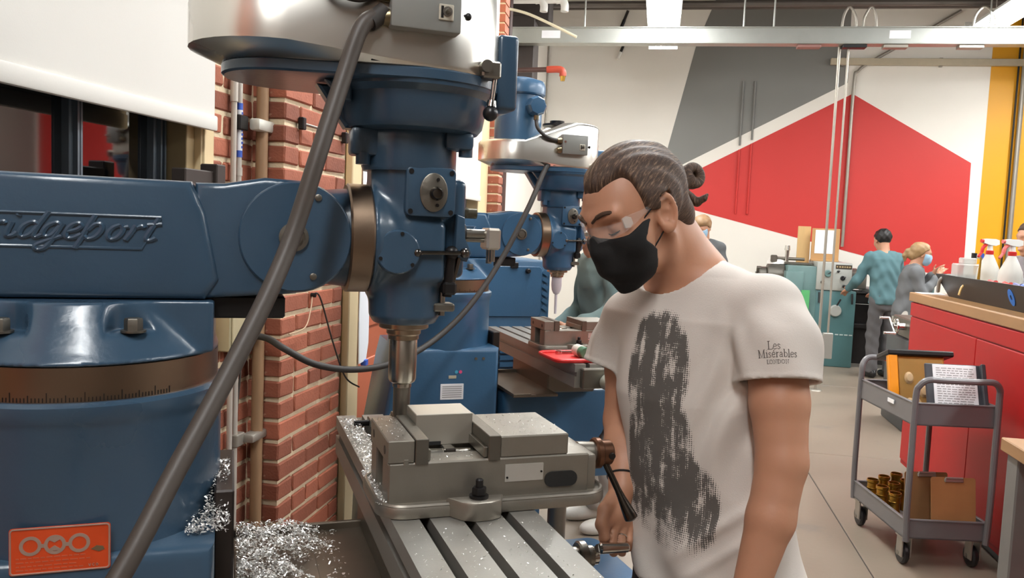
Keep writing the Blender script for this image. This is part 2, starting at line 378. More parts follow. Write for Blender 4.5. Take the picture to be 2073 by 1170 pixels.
# door (terracotta) and second window with its blind
d1 = struct(empty('door_1', (WU, 0, 0)))
TERRA = mat('terracotta door paint', (190, 104, 74), .5, 0, .06, 3)
obj('door_leaf', box(NB(), -.10, -.055, 3.32, 4.16, .02, 2.12, .004, 1), TERRA, d1)
for y0, y1 in ((3.165, 3.32), (4.16, 4.30)):
    f = NB(); box(f, -.12, .02, y0 + .03, y1, 0, 2.2, .004, 1); box(f, -.0, .032, y0, y1 - .05, 0, 2.22, .004, 1); obj('door_casing', f, CREAM, d1)
obj('door_casing', box(NB(), -.12, .02, 3.165, 4.30, 2.12, 2.22, .004, 1), CREAM, d1)
for z0, z1 in ((.2, .95), (1.1, 1.95)): obj('door_panel', box(NB(), -.058, -.048, 3.48, 4.0, z0, z1, .004, 1), TERRA, d1)
obj('door_handle', cyl(NB(), (-.055, 4.08, 1.02), (0, 4.08, 1.02), .022, .026), BRONZE, d1)
PAPER = mat('white paper', (236, 237, 240), .7, 0, .02, 6)
pp = empty('paper_sheet', (WU + .004, 3.33, 0)); tag(pp, 'long white paper sheet hanging on the terracotta door casing', 'paper')
t = NB(); loft(t, [[(.030 + .003 * sin(z * 9), -.055, z), (.034 + .003 * sin(z * 9), -.055, z), (.022 + .006 * sin(z * 7), .075 - (.02 if z < 1.0 else 0), z), (.018 + .006 * sin(z * 7), .075 - (.02 if z < 1.0 else 0), z)] for z in (.985, 1.06, 1.2, 1.4, 1.6, 1.8, 1.95)]); obj('sheet', t, PAPER, pp)
obj('tape', box(NB(), .014, .038, .02, .05, .965, .99, .001, 1), mat('blue masking tape', (58, 96, 190), .6), pp)
obj('tape', box(NB(), .014, .038, .0, .03, 1.94, 1.96, .001, 1), MATS['blue masking tape'], pp)

wn2 = struct(empty('window_2', (WU, 0, 0)))
obj('pane', box(NB(), -.09, -.08, 4.66, 5.52, 1.05, 3.06), GLASSD, wn2)
for y0, y1 in ((4.62, 4.67), (5.06, 5.1), (5.51, 5.56)): obj('mullion', box(NB(), -.1, -.06, y0, y1, 1.0, 3.1, .003, 1), FRAME, wn2)
obj('window_casing', box(NB(), -.1, .024, 5.55, 5.836, .96, 3.2, .004, 1), CREAM, wn2); obj('window_casing', box(NB(), -.1, .024, 4.5, 4.62, .96, 3.2, .004, 1), CREAM, wn2)
obj('window_sill', box(NB(), -.1, .06, 4.48, 5.84, .96, 1.0, .004, 1), CREAM, wn2)
bl2 = empty('roller_blind', (WU, 0, 0)); tag(bl2, 'white roller blind on the far window beside the second brick pilaster', 'blind')
obj('blind_cloth', box(NB(), .036, .039, 4.55, 5.52, 1.79, 3.16), BLIND, bl2); obj('hem_bar', box(NB(), .03, .046, 4.545, 5.525, 1.757, 1.793, .005, 2), BLIND, bl2)
obj('blind_roller', cyl(NB(), (.04, 4.53, 3.17), (.04, 5.54, 3.17), .025), WHITE_PL, bl2)

# ------------------------------------------------------------------ ceiling lights (each one lamp), duct, pipes
LAMPW = mat('white enamelled reflector', (214, 212, 205), .5)
DIFF = mat('glowing fluorescent diffuser', (250, 252, 252), .5, emit=TUBE_LIGHT)
def light_fixture(x, y0, y1, lab):
    o = empty('ceiling_light', (x, (y0 + y1) / 2, 3.9)); L = (y1 - y0) / 2
    h = NB(); prism(h, [(-.18, -.004), (-.176, -.008), (-.14, .01), (.14, .01), (.176, -.008), (.18, -.004), (.16, .03), (.08, .09), (-.08, .09), (-.16, .03)], -L, L, Matrix(((1, 0, 0, 0), (0, 0, 1, 0), (0, 1, 0, 0), (0, 0, 0, 1))))
    obj('reflector', h, LAMPW, o, ang=None)
    d_ = NB(); prism(d_, [(.135 * cos(pi + pi * i / 10), .012 + .095 * sin(pi + pi * i / 10)) for i in range(11)], -L + .012, L - .012, Matrix(((1, 0, 0, 0), (0, 0, 1, 0), (0, 1, 0, 0), (0, 0, 0, 1)))); obj('diffuser', d_, DIFF, o, ang=None)
    for e in (-L, L): obj('end_cap', box(NB(), -.172, .172, e - .006, e + .006, -.088, .092, .002, 1), LAMPW, o)
    for e in (-L * .7, L * .7): obj('hanger_rod', cyl(NB(), (0, e, .085), (0, e, 1.1), .005, n=8), GALV_D, o)
    tag(o, lab, 'ceiling light', 'hanging fluorescent lights')
light_fixture(-.07, 7.85, 10.25, 'long glowing fluorescent light seen above the steel duct, nearer the middle')
light_fixture(3.30, 7.30, 9.70, 'long glowing fluorescent light at the top right corner')
for y0, lab in ((5.1, 'hanging fluorescent light over the second mill'), (2.2, 'hanging fluorescent light over the nearest mill'), (-2.2, 'added unseen fluorescent light behind the viewer, brightening the camera side')): light_fixture(-.07, y0, y0 + 2.4, lab)  # the lamp behind the viewer is added to brighten faces turned to the camera
for y0, lab in ((4.0, 'hanging fluorescent light over the red bench'), (.7, 'hanging fluorescent light right of the viewer')): light_fixture(3.30, y0, y0 + 2.4, lab)
for y0, lab in ((7.3, 'hanging fluorescent light near the right wall at the back'), (3.2, 'hanging fluorescent light near the right wall')): light_fixture(6.2, y0, y0 + 2.4, lab)
light_fixture(4.95, 8.6, 11.0, 'added unseen fluorescent light beyond the right edge, brightening the mural wall')  # extra lamp out of view, added to lift the back wall

du = empty('busway_duct', (0, 8.9, 3.65)); tag(du, 'long galvanised steel power duct spanning the room below the ceiling', 'duct')
t = NB(); box(t, -1.70, 6.6, -.06, .06, -.08, .085, .006, 1); box(t, -1.70, 6.6, -.075, .075, -.083, -.07, .003, 1); box(t, -1.70, 6.6, -.075, .075, .075, .088, .003, 1); obj('duct_body', t, GALV, du)
for x in (-1.25, 2.26): obj('sticker', box(NB(), x - .1, x + .1, -.065, -.0602, -.03, .05), PAPER, du)
for x, m in ((1.42, mat('faded red plug box', (150, 110, 104), .5)), (1.86, BLACKPL), (2.25, GALV_D), (2.95, GALV_D)): obj('plug_box', box(NB(), x - .13, x + .1, -.05, .05, -.115, -.08, .004, 1), m, du)
for x in (-.9, .75, 1.05, 3.1, 4.8): obj('hanger_rod', cyl(NB(), (x, 0, .085), (x, 0, 1.35), .009, n=8), GALV, du)
for x, w in ((1.72, .13), (2.05, -.12), (2.95, .2)):
    obj('flex_conduit', tube(NB(), [(x, .02, .08), (x + w * .1, .02, .22), (x + w * .5, .02, .3), (x + w, .02, .2), (x + w * 1.05, .02, .08)], .013, 8), GALV_D, du)
def pole(name, x, y, z0, z1, r, lab, cat, extra=None):
    o = empty(name, (x, y, 0)); obj('tube', cyl(NB(), (0, 0, z0), (0, 0, z1), r, n=14), GALV_D, o)
    if extra: extra(o)
    tag(o, lab, cat); return o
pole('power_pole', 1.718, 8.954, 0, 3.566, .014, 'thin grey power pole from the duct down to the floor', 'pole', lambda o: obj('floor_flange', cyl(NB(), (0, 0, 0), (0, 0, .012), .07, .06), GALV_D, o))
pole('power_drop', 1.80, 8.93, .62, 3.566, .011, 'thinner conduit drop hanging beside the power pole', 'conduit', lambda o: obj('outlet_box', box(NB(), -.05, .05, -.03, .03, .35, .62, .006, 1), GALV, o))
st = empty('strut_channel', (0, 11.945, 4.02)); tag(st, 'thin tan strut channel along the upper mural wall', 'strut')
obj('channel', box(NB(), 2.19, 6.8, -.03, .03, -.045, .045, .004, 1), mat('tan painted strut', (188, 176, 152), .5), st)
for x in (2.35, 3.6, 5.0): obj('channel_bracket', box(NB(), x - .02, x + .02, .0, .045, -.06, .06, .003, 1), GALV_D, st)
def wall_conduit(pts, r, lab, m=None, nm='wall_conduit', cat='conduit'):
    o = obj(nm, tube(NB(), pts, r, 10, smooth=len(pts) > 2), m or GALV_D); tag(o, lab, cat); return o
CGREY = mat('grey painted conduit', (126, 125, 121), .5)
for x, lab in ((1.055, 'left of the two thin conduits running up the grey mural panel'), (1.216, 'right of the two thin conduits running up the grey mural panel')):
    o = empty('mural_conduit', (x, 11.98, 0)); tag(o, lab, 'conduit')
    obj('conduit_run', cyl(NB(), (0, 0, 2.86 + (x - 1.055) * .5), (0, 0, 3.75), .014, n=10), CGREY, o); obj('conduit_run', cyl(NB(), (0, 0, 1.9), (0, 0, 2.8 + (x - 1.055) * .54), .014, n=10), REDP, o)
wall_conduit([(2.515, 11.96, 1.5), (2.515, 11.96, 2.4), (2.515, 11.96, 3.72), (2.56, 11.96, 3.9), (2.75, 11.96, 4.05), (3.3, 11.96, 4.38), (3.8, 11.96, 4.7)], .022, 'conduit rising through the red peak and bending right')
wall_conduit([(4.63, 11.96, .9), (4.63, 11.96, 4.8)], .03, 'dark vertical pipe on the yellow mural stripe', GALV_D)
wall_conduit([(4.56, 11.96, .9), (4.56, 11.96, 4.8)], .012, 'thin dark cord beside the pipe on the yellow stripe', BLACK)
wall_conduit([(-1.6, 9.4, 4.12), (6.8, 9.4, 4.12)], .035, 'dark steel pipe running across above the power duct', mat('dark steel pipe', (92, 84, 78), .5, .3), nm='ceiling_pipe', cat='pipe')
wall_conduit([(-1.6, 11.2, 4.55), (6.8, 11.2, 4.55)], .02, 'thin pipe high along the mural wall', MATS['dark steel pipe'], nm='ceiling_pipe', cat='pipe')
# sprinkler branch, riser and other things on the far left wall
sp = empty('sprinkler_pipe', (-1.66, 8.55, 3.22)); tag(sp, 'dark sprinkler branch with red fittings and brass head', 'pipe')
RFIT = mat('red iron fitting', (168, 62, 40), .5); obj('branch', cyl(NB(), (0, 0, 0), (.52, .02, .02), .026, n=14), mat('brown pipe', (70, 46, 40), .5), sp)
obj('red_fitting', cyl(NB(), (-.03, 0, -.0), (.1, 0, .003), .04, n=14), RFIT, sp); obj('red_fitting', tube(NB(), [(.42, .02, .016), (.54, .02, .02), (.585, .02, .0), (.59, .02, -.05)], .036, 12), RFIT, sp)
obj('sprinkler_head', cyl(NB(), (.59, .02, -.05), (.59, .02, -.1), .03, .022, n=12), mat('brass', (190, 150, 70), .3, 1), sp)
wall_conduit([(-1.64, 8.45, .4), (-1.64, 8.45, 4.9)], .04, 'dark riser pipe standing in the far left corner of the room', MATS['brown pipe'], nm='riser_pipe', cat='pipe')
pv = empty('white_pipe', (-1.55, 8.7, 3.95)); tag(pv, 'white plastic pipe with two elbows under the dark ceiling', 'pipe')
obj('pipe_run', cyl(NB(), (-.1, 0, .03), (.42, 0, .03), .035), WHITE_PL, pv)
for x in (.2, .42): obj('elbow', tube(NB(), [(x - .06, 0, .03), (x, 0, .03), (x + .03, 0, -.02), (x + .03, 0, -.09)], .042, 12), WHITE_PL, pv)
wall_conduit([(-1.70, 8.2, 3.78), (-1.4, 8.3, 3.73), (-.92, 8.35, 3.52)], .014, 'pale thin rod slanting down from the ceiling left of the duct', mat('pale rod', (206, 196, 168), .5), nm='slanted_rod', cat='rod')
ds = NB(); box(ds, -1.72, -1.3, 9.0, 9.3, 3.84, 4.9, .01, 1); box(ds, -1.72, -1.45, 8.98, 9.3, 3.2, 3.9, .01, 1); tag(obj('ceiling_junction', ds, mat('dark grimy steel', (58, 50, 46), .6, .2)), 'dark grimy junction housing where the duct meets the left wall', 'housing')
for (x, z, lab) in ((-.47, 3.8, 'small dark bolt fitting high on the white wall above the duct'), (-.49, 3.47, 'small dark fitting with pale tip on the white wall below the duct')):
    o = empty('wall_fitting', (x * 1.38, 11.98, 1.6 + (z - 1.6) * 1.36)); tag(o, lab, 'fitting'); obj('stem', cyl(NB(), (0, 0, 0), (.05, -.05, .12), .02, n=10), BLACK, o); obj('tip', cyl(NB(), (0, 0, 0), (-.035, -.01, -.1), .024, n=10), WHITE_PL if z < 3.6 else BLACK, o)
wall_conduit([(-1.715, 11.96, .5), (-1.715, 11.96, 4.9)], .012, 'thin grey conduit in the back left corner of the white wall', GALV_D)

# pipes, clamp, outlet on the near brick wall
def vpipe(name, y, r, m, u, lab, z0=0., z1=4.9):
    o = empty(name, (u, y, 0)); obj('pipe_run', cyl(NB(), (0, 0, z0), (0, 0, z1), r, n=16), m, o); tag(o, lab, 'pipe'); return o
c1 = vpipe('electrical_conduit', 2.252, .0085, mat('light grey conduit', (190, 182, 172), .45, .3), WU + .014, 'left thin light grey conduit on the brick wall beside the window')
obj('coupling', cyl(NB(), (0, 0, 1.93), (0, 0, 1.99), .0115, n=14), MATS['light grey conduit'], c1)
c2 = vpipe('electrical_conduit', 2.284, .0085, MATS['light grey conduit'], WU + .014, 'thin conduit with a blue and white label on the brick wall')
LB = mat('blue label', (54, 88, 182), .5); obj('label_band', cyl(NB(), (0, 0, 1.775), (0, 0, 1.925), .0095, n=16), PAPER, c2)
for z0, z1 in ((1.77, 1.79), (1.91, 1.93)): obj('label_band', cyl(NB(), (0, 0, z0), (0, 0, z1), .0098, n=16), LB, c2)
for k in range(9): obj('label_letter', box(NB(), .0092, .0098, -.004, .003 + .002 * (k % 2), 1.797 + k * .0125, 1.804 + k * .0125), LB, c2)
obj('coupling', cyl(NB(), (0, 0, 1.715), (0, 0, 1.74), .011, n=14), MATS['light grey conduit'], c2)
g = vpipe('gas_pipe', 2.372, .0185, mat('brown gas pipe', (150, 118, 88), .5, .1, .15, 8), WU + .042, 'thick brown gas pipe running up beside the brick pilaster')
cl = empty('pipe_clamp', (WU, 2.37, 1.873)); tag(cl, 'pale steel pipe clamp on the brown gas pipe', 'clamp')
obj('clamp_base', box(NB(), .0, .03, -.11, -.06, -.022, .022, .003, 1), BLACK, cl); obj('clamp_strap', box(NB(), .03, .066, -.06, .045, -.018, .018, .008, 2), mat('pale zinc', (206, 204, 194), .45, .3), cl)
cl = empty('pipe_clamp', (WU, 2.37, .905)); tag(cl, 'dull pipe clamp low on the brown gas pipe', 'clamp')
obj('clamp_base', box(NB(), .0, .03, -.10, -.05, -.02, .02, .003, 1), GALV_D, cl); obj('clamp_strap', box(NB(), .02, .062, -.06, .035, -.014, .014, .008, 2), GALV_D, cl)
tag(obj('thin_cable', tube(NB(), [(WU + .01, 2.33, 1.6), (WU + .012, 2.325, 1.2), (WU + .012, 2.30, 1.0), (WU + .012, 2.285, .9), (WU + .012, 2.30, .6)], .0035, 8), CABLE), 'thin grey cable running down the brick wall by the gas pipe', 'cable')
ob = empty('outlet_box', (WU, 2.285, 1.25)); tag(ob, 'beige outlet box with black plugs on the brick wall', 'outlet')
BEIGE = mat('beige outlet plate', (176, 164, 132), .5); obj('box_body', box(NB(), 0, .05, -.10, .02, -.055, .055, .004, 1), BEIGE, ob); obj('cover_plate', box(NB(), .05, .055, -.095, .015, -.05, .05, .002, 1), BEIGE, ob)
for z in (-.022, .022): obj('plug', cyl(NB(), (.02, .02, z), (.03, .046, z - .002), .017, n=14), BLACKPL, ob)
for (y, z, lab) in ((2.50, 1.90, 'small black bracket on the pilaster nearer the gas pipe'), (2.865, 1.895, 'small black bracket on the far edge of the pilaster')):
    o = empty('wall_bracket', (-1.16, y, z)); tag(o, lab, 'bracket'); obj('bracket_plate', box(NB(), 0, .02, -.012, .012, -.02, .02, .003, 1), BLACK, o); obj('bracket_arm', cyl(NB(), (.015, 0, 0), (.03, .09, -.004), .004, n=8), GALV_D, o)
wr = empty('wall_wire', (-1.155, 2.62, 1.335)); tag(wr, 'thin dark wire from a hook drooping across the pilaster bricks', 'wire')
obj('wire', tube(NB(), [(0, 0, 0), (.015, .03, -.01), (.03, .12, -.18), (.04, .22, -.32), (.05, .34, -.38)], .003, 8), RUBBER, wr); obj('hook', cyl(NB(), (-.004, 0, 0), (.012, 0, 0), .008, n=10), BLACK, wr)
obj('wire', tube(NB(), [(0, 0, 0), (.012, -.04, -.05), (.02, -.1, -.1), (.012, -.2, -.11)], .0022, 8), mat('pale wire', (190, 160, 130), .5), wr)
sb = empty('sill_bracket', (WU + .035, 1.975, 1.668)); tag(sb, 'dark steel angle block standing behind the ram by the window', 'bracket')
DK = mat('dark brown steel', (62, 54, 50), .5, .3); obj('flat_bar', box(NB(), .02, .06, -.10, .05, 0, .042, .003, 1), DK, sb); obj('upright', box(NB(), .02, .07, .03, .075, 0, .062, .003, 1), DK, sb); obj('bracket_post', box(NB(), .02, .045, -.02, .02, -1.66, .0, .002, 1), DK, sb)
# ------------------------------------------------------------------ milling machines
# machine frame: origin on the floor under the spindle, x towards the operator, y away from the viewer, z up
TH = radians(29.2)
def mpt(x, y, z, o=(0, 0)):
    X, Y = 1.40 + y, .29 + x
    return Vector((-sin(TH) * X + cos(TH) * Y + o[0], cos(TH) * X + sin(TH) * Y + o[1], z))
RZ = 1.568                                       # ram axis height
def hexhead(bm, p, r, h, axis='z'):
    M = Matrix.Translation(p) @ (Matrix.Rotation(pi / 2, 4, 'X') if axis == 'y' else Matrix())
    return lathe(bm, [(r, 0), (r, h * .85), (r * .9, h)], 6, M)
# script lettering as strokes (u, v) on a unit x-height, slanted
SCRIPT = {
 'B': (1.25, [[(.25, 0), (.45, .8), (.55, 1.55)], [(.1, 1.3), (.4, 1.6), (.8, 1.6), (.95, 1.25), (.55, .9), (.9, .75), (.85, .25), (.5, 0), (.2, .1)]]),
 'r': (.72, [[(.05, 0), (.2, .55), (.25, .95), (.3, .8), (.5, .92), (.62, .8)], [(.05, 0), (.12, .3)]]),
 'i': (.45, [[(.1, .9), (.05, .3), (.1, .05), (.3, .1), (.42, .3)], [(.24, 1.3), (.27, 1.36)]]),
 'd': (.85, [[(.62, .8), (.4, .95), (.12, .7), (.05, .25), (.2, .03), (.42, .15), (.58, .5), (.85, 1.6)], [(.66, .8), (.58, .2), (.7, .03), (.9, .2)]]),
 'g': (.85, [[(.62, .8), (.4, .95), (.12, .7), (.05, .3), (.2, .1), (.42, .2), (.62, .8)], [(.66, .9), (.48, -.1), (.3, -.62), (.05, -.72), (-.05, -.5), (.2, -.25), (.8, .15)]]),
 'e': (.7, [[(.08, .42), (.4, .55), (.55, .8), (.38, .97), (.15, .8), (.05, .4), (.15, .06), (.4, .05), (.65, .3)]]),
 'p': (.9, [[(.22, 1.5), (.1, .8), (.0, .05), (-.12, -.6)], [(.12, .55), (.3, .9), (.55, .95), (.65, .6), (.5, .15), (.25, .02), (.06, .2)]]),
 'o': (.75, [[(.4, .95), (.15, .75), (.05, .35), (.2, .04), (.45, .15), (.58, .6), (.45, .93), (.55, .8), (.75, .85)]]),
 't': (.6, [[(.35, 1.45), (.15, .5), (.12, .12), (.28, .03), (.5, .2)], [(-.02, 1.0), (.55, 1.08)]]),
}
def script_text(word, x, z, size, r, slant=.22):
    out = []; u = 0
    for ch in word:
        w, st = SCRIPT[ch]
        for s in st:
            bm = NB(); pts = [(x + (u + a + slant * b) * size, 0, z + b * size) for a, b in s]
            tube(bm, pts, r, 6, 5); out.append((ch, bm))
        u += w
    return out, u * size

def turret_mesh():
    def sd(P):
        q = P - np.array((-.5, 0, 0), np.float32); z = q[:, 2]; r = np.hypot(q[:, 0], q[:, 1])
        d = (r - np.interp(z, [1.38, 1.390, 1.402, 1.44, 1.4675], [.1945, .1940, .184, .156, .138])) * .85
        b = np.stack([np.abs(P[:, 0] + .5065) - .1935, np.abs(q[:, 1]) - .10, np.abs(z - 1.43) - .0375], 1); bd = np.linalg.norm(np.maximum(b, 0), axis=1) + np.minimum(b.max(1), 0)
        d = smin(d, bd - .002, .014)
        k = np.hypot(np.abs(q[:, 0]) - .0825, np.abs(q[:, 1]) - .145); d = smax(d, -np.maximum(k - .033, 1.427 - z), .010)
        return np.maximum(d, np.maximum(1.386 - z, z - 1.4675))
    V, F = mesh_sdf(sd, (-.72, -.22, 1.375), (-.28, .22, 1.48), .0035); me = to_mesh('turret', V, F, BLUE_WORN, 1); me.materials.clear(); return me
def head_mesh():
    def bx_(P, c, hf, r): q = np.abs(P - np.array(c, np.float32)) - (np.array(hf, np.float32) - r); return np.linalg.norm(np.maximum(q, 0), axis=1) + np.minimum(q.max(1), 0) - r
    def sd(P):
        z = P[:, 2]; r = np.hypot(P[:, 0], P[:, 1])
        v = np.maximum((r - np.interp(z, [1.42, 1.428, 1.437, 1.478, 1.50, 1.53, 1.62, 1.69], [.050, .056, .0615, .0635, .066, .068, .066, .073])) * .95, np.maximum(1.424 - z, z - 1.69))
        x = P[:, 0]; rr_ = np.hypot(P[:, 1], z - RZ); f = np.maximum((rr_ - np.interp(x, [-.07, -.062, -.03, .02], [.088, .088, .072, .055])) * .9, np.maximum(-.068 - x, x - .02))
        d = smin(v, f, .022)
        d = smin(d, rc(P, (-.030, .0, 1.549), (-.030, -.035, 1.549), .040, .0385), .018)                 # boss under the round cover
        d = smin(d, bx_(P, (.020, -.035, 1.550), (.034, .034, .052), .012), .014); d = smin(d, bx_(P, (.058, .0, 1.59), (.036, .044, .085), .012), .014)
        d = smin(d, bx_(P, (.022, -.03, 1.649), (.044, .022, .043), .010), .012); return np.maximum(d, np.maximum(1.424 - z, -.068 - x))
    V, F = mesh_sdf(sd, (-.075, -.12, 1.415), (.11, .10, 1.70), .0026); me = to_mesh('head_casting', V, F, BLUE, 1); me.materials.clear(); return me
def build_mill(o, tab, motor_cable, lab_extra):
    """o: empty of the mill. tab: dict dx, dz, y0, y1 of the work table"""
    # --- column, base, ways
    c = NB(); lathe(c, [(.2, 1.06), (.2, 1.30), (.203, 1.31), (.207, 1.322), (.207, 1.334), (.2, 1.339)], 64, Matrix.Translation((-.50, 0, 0)))
    prism(c, [(-.305, .16), (-.305, 1.128), (-.70, 1.128), (-.715, 1.06), (-.79, .60), (-.80, .16)][::-1], -.203, .203, Matrix(((1, 0, 0, 0), (0, 0, 1, 0), (0, 1, 0, 0), (0, 0, 0, 1))), .018, 3)
    loft(c, [[(x, y, z) for x, y in rrect(-.79 - e * .2, -.285 + e, -.21 - e * .6, .21 + e * .6, .05)] for e, z in ((0, .55), (.02, .40), (.05, .26), (.07, .16))])
    obj('column', c, BLUE_WORN, o)
    b = NB(); prism(b, rrect(-.80, .36, -.25, .25, .06), 0, .16, None, .02, 2); obj('machine_base', b, BLUE_WORN, o)
    w = NB(); box(w, -.307, -.278, -.115, .115, .5, 1.18, .003, 1); obj('column_way', w, mat('dark dovetail way', (48, 40, 36), .4, .3), o)
    # --- turret
    t = NB(); lathe(t, [(.1945, 1.339), (.1945, 1.386)], 72, Matrix.Translation((-.50, 0, 0))); g = obj('graduated_ring', t, BRONZE, o)
    t = NB()
    for k in range(56):
        a = radians(-122 + k * 1.35); h = .013 if k % 10 == 0 else (.0095 if k % 5 == 0 else .006)
        box(t, .1938, .1951, -.0005, .0005, 1.340, 1.340 + h, M=Matrix.Translation((-.50, 0, 0)) @ Matrix.Rotation(a, 4, 'Z'))
    obj('graduation_marks', t, BLACK, g, kind='stuff')
    obj('turret', turret_mesh(), BLUE_WORN, o, ang=None).data.materials.append(BLUE_WORN)
    for sx in (-.0825, .0825):
        for sy in (-.14, .14):
            t = NB(); hexhead(t, (-.5 + sx, sy, 1.430), .0125, .017); lathe(t, [(.017, 0), (.017, .003)], 20, Matrix.Translation((-.5 + sx, sy, 1.427))); obj('turret_bolt', t, STEEL_D, o)
    # --- ram with rounded nose, pivot and raised lettering
    rm = NB(); XZ = Matrix(((1, 0, 0, 0), (0, 0, 1, 0), (0, 1, 0, 0), (0, 0, 0, 1)))      # (u, v, d) -> (u, d, v)
    prism(rm, [(-.815, 1.4685), (-.325, 1.4685), (-.305, 1.50), (-.325, 1.60), (-.345, 1.646), (-.815, 1.6475)], -.09, .09, XZ, .012, 3)
    nose = [(-.34, 1.4685), (-.19, 1.4785)] + [(-.192 + .0885 * cos(a), RZ + .0885 * sin(a)) for a in [radians(-88 + 176 * i / 20) for i in range(21)]] + [(-.24, 1.658), (-.30, 1.646), (-.34, 1.645)]
    prism(rm, nose, -.080, .080, XZ, .010, 3)
    ram = obj('ram', rm, BLUE, o)
    for s in (-1, 1):
        t = NB(); cyl(t, (-.192, s * .078, RZ), (-.192, s * .0865, RZ), .0865, .0855, 48, .002); obj('pivot_cover', t, BLUE, ram)
    t = NB(); lathe(t, [(.0225, 0), (.0225, .005), (.017, .006), (.017, .003), (.013, .003), (.013, .007), (.0, .008)], 28, Matrix.Translation((-.196, -.0865, RZ)) @ Matrix.Rotation(pi / 2, 4, 'X')); obj('pivot_bolt', t, STEEL_D, ram)
    for x, z in ((-.160, 1.631), (-.165, 1.507), (-.268, 1.5695)):
        t = NB(); lathe(t, [(.0055, 0), (.0055, .003), (.0035, .004), (0, .004)], 14, Matrix.Translation((x, -.0862 if x > -.2 else -.080, z)) @ Matrix.Rotation(pi / 2, 4, 'X')); obj('screw', t, STEEL_D, ram)
    t = NB(); box(t, -.70, -.205, -.058, .058, 1.437, 1.472, .003, 1); obj('ram_dovetail', t, BLACK, o)
    # lettering panel on the near face
    fr = NB(); pz = [(-.70, 1.590), (-.386, 1.5905), (-.412, 1.5435), (-.72, 1.543)]
    tube(fr, [(x, -.0905, z) for x, z in pz], .0022, 6, closed=True, smooth=False); obj('lettering_border', fr, BLUE, ram)
    ls, wid = script_text('Bridgeport', 0, 0, .0232, .0030)
    k = (-.396 + .66) / wid; x0 = -.655
    for ch, bm in ls:
        bmesh.ops.transform(bm, matrix=Matrix.Translation((x0, -.0908, 1.5555)) @ Matrix.Diagonal((k, 1, 1, 1)), verts=bm.verts); obj('raised_letter', bm, BLUE, ram)
    # --- knuckle adapter and steel swivel ring
    t = NB(); cyl(t, (-.20, 0, RZ), (-.104, 0, RZ), .072, .083, 40); obj('ram_adapter', t, BLUE, o)
    t = NB(); cyl(t, (-.107, 0, RZ), (-.068, 0, RZ), .0915, .0915, 56, .003); obj('swivel_ring', t, BRONZE, o)
    # --- head casting
    head = obj('head_casting', head_mesh(), BLUE, o, ang=None)
    t = NB(); cyl(t, (-.030, -.070, 1.549), (-.030, -.084, 1.549), .0375, .036, 40, .002); cap = obj('feed_cover', t, BLUE_WORN, head)
    for a in (80, 200, 320):
        t = NB(); cyl(t, (-.030 + .031 * cos(radians(a)), -.0835, 1.549 + .031 * sin(radians(a))), (-.030 + .031 * cos(radians(a)), -.086, 1.549 + .031 * sin(radians(a))), .0032, n=10); obj('screw', t, BLACK, cap)
    t = NB(); prism(t, rrect(-.020, .064, 1.609, 1.690, .010), -.0, .035, Matrix.Translation((0, -.045, 0)) @ Matrix(((1, 0, 0, 0), (0, 0, -1, 0), (0, 1, 0, 0), (0, 0, 0, 1))), .003, 2); gp = obj('gear_plate', t, BLUE, head)
    for x in (-.012, .056):
        for z in (1.617, 1.682):
            t = NB(); cyl(t, (x, -.0795, z), (x, -.0815, z), .0042, n=10); obj('screw', t, BLACK, gp)
    t = NB(); lathe(t, [(.030, 0), (.030, .003), (.028, .004), (0, .004)], 36, Matrix.Translation((.026, -.080, 1.649)) @ Matrix.Diagonal((.78, 1, 1.06, 1)) @ Matrix.Rotation(pi / 2, 4, 'X')); se = obj('selector_plate', t, STEEL_D, gp)
    t = NB(); lathe(t, [(.008, 0), (.011, .006), (.0115, .012), (.008, .019), (0, .021)], 20, Matrix.Translation((.028, -.083, 1.647)) @ Matrix.Rotation(pi / 2, 4, 'X')); obj('selector_knob', t, mat('dark polished steel', (92, 86, 80), .22, 1), gp)
    for dz in (-.021, .021):
        t = NB(); cyl(t, (.032, -.083, 1.649 + dz), (.032, -.0855, 1.649 + dz), .003, n=8); obj('screw', t, BLACK, gp)
    # front bracket, feed levers, depth stop
    t = NB(); prism(t, [(.070, 1.545), (.092, 1.535), (.100, 1.55), (.088, 1.575), (.086, 1.61), (.072, 1.615)], -.02, .02, Matrix.Translation((0, -.045, 0)) @ XZ, .003, 2); obj('stop_bracket', t, BLUE, head)
    t = NB(); cyl(t, (.002, -.080, 1.549), (.085, -.072, 1.5505), .0038, n=12); ball(t, (.002, -.080, 1.549), .0075); ball(t, (.085, -.072, 1.5505), .0085); obj('feed_lever', t, mat('dark bright lever', (96, 92, 88), .25, 1), head)
    t = NB(); cyl(t, (.066, -.060, 1.555), (.062, -.052, 1.475), .0085, n=14); ball(t, (.066, -.060, 1.55), .012); box(t, .052, .076, -.066, -.044, 1.478, 1.500, .004, 1); obj('depth_stop', t, BLACK, head)
    t = NB(); cyl(t, (.080, -.060, 1.546), (.070, -.050, 1.492), .0042, n=12); obj('trip_rod', t, mat('dark bright lever', (96, 92, 88), .25, 1), head)
    t = NB(); cyl(t, (.058, -.035, 1.44), (.058, -.035, 1.62), .0055, n=14); obj('depth_screw', t, STEEL, head)
    t = NB(); box(t, .040, .078, -.05, -.015, 1.448, 1.462, .003, 1); box(t, .03, .05, -.04, .0, 1.44, 1.46, .003, 1); obj('stop_block', t, STEEL_D, head)
    t = NB(); box(t, .090, .104, -.03, -.01, 1.610, 1.628, .004, 1); cyl(t, (.085, -.02, 1.618), (.118, -.02, 1.618), .009, n=14); obj('oil_cup', t, mat('olive steel', (92, 88, 76), .4, .8), head)
    t = NB(); cyl(t, (.085, -.02, 1.583), (.098, -.02, 1.583), .021, .019, 24, .003); obj('feed_hub', t, BLACK, head)
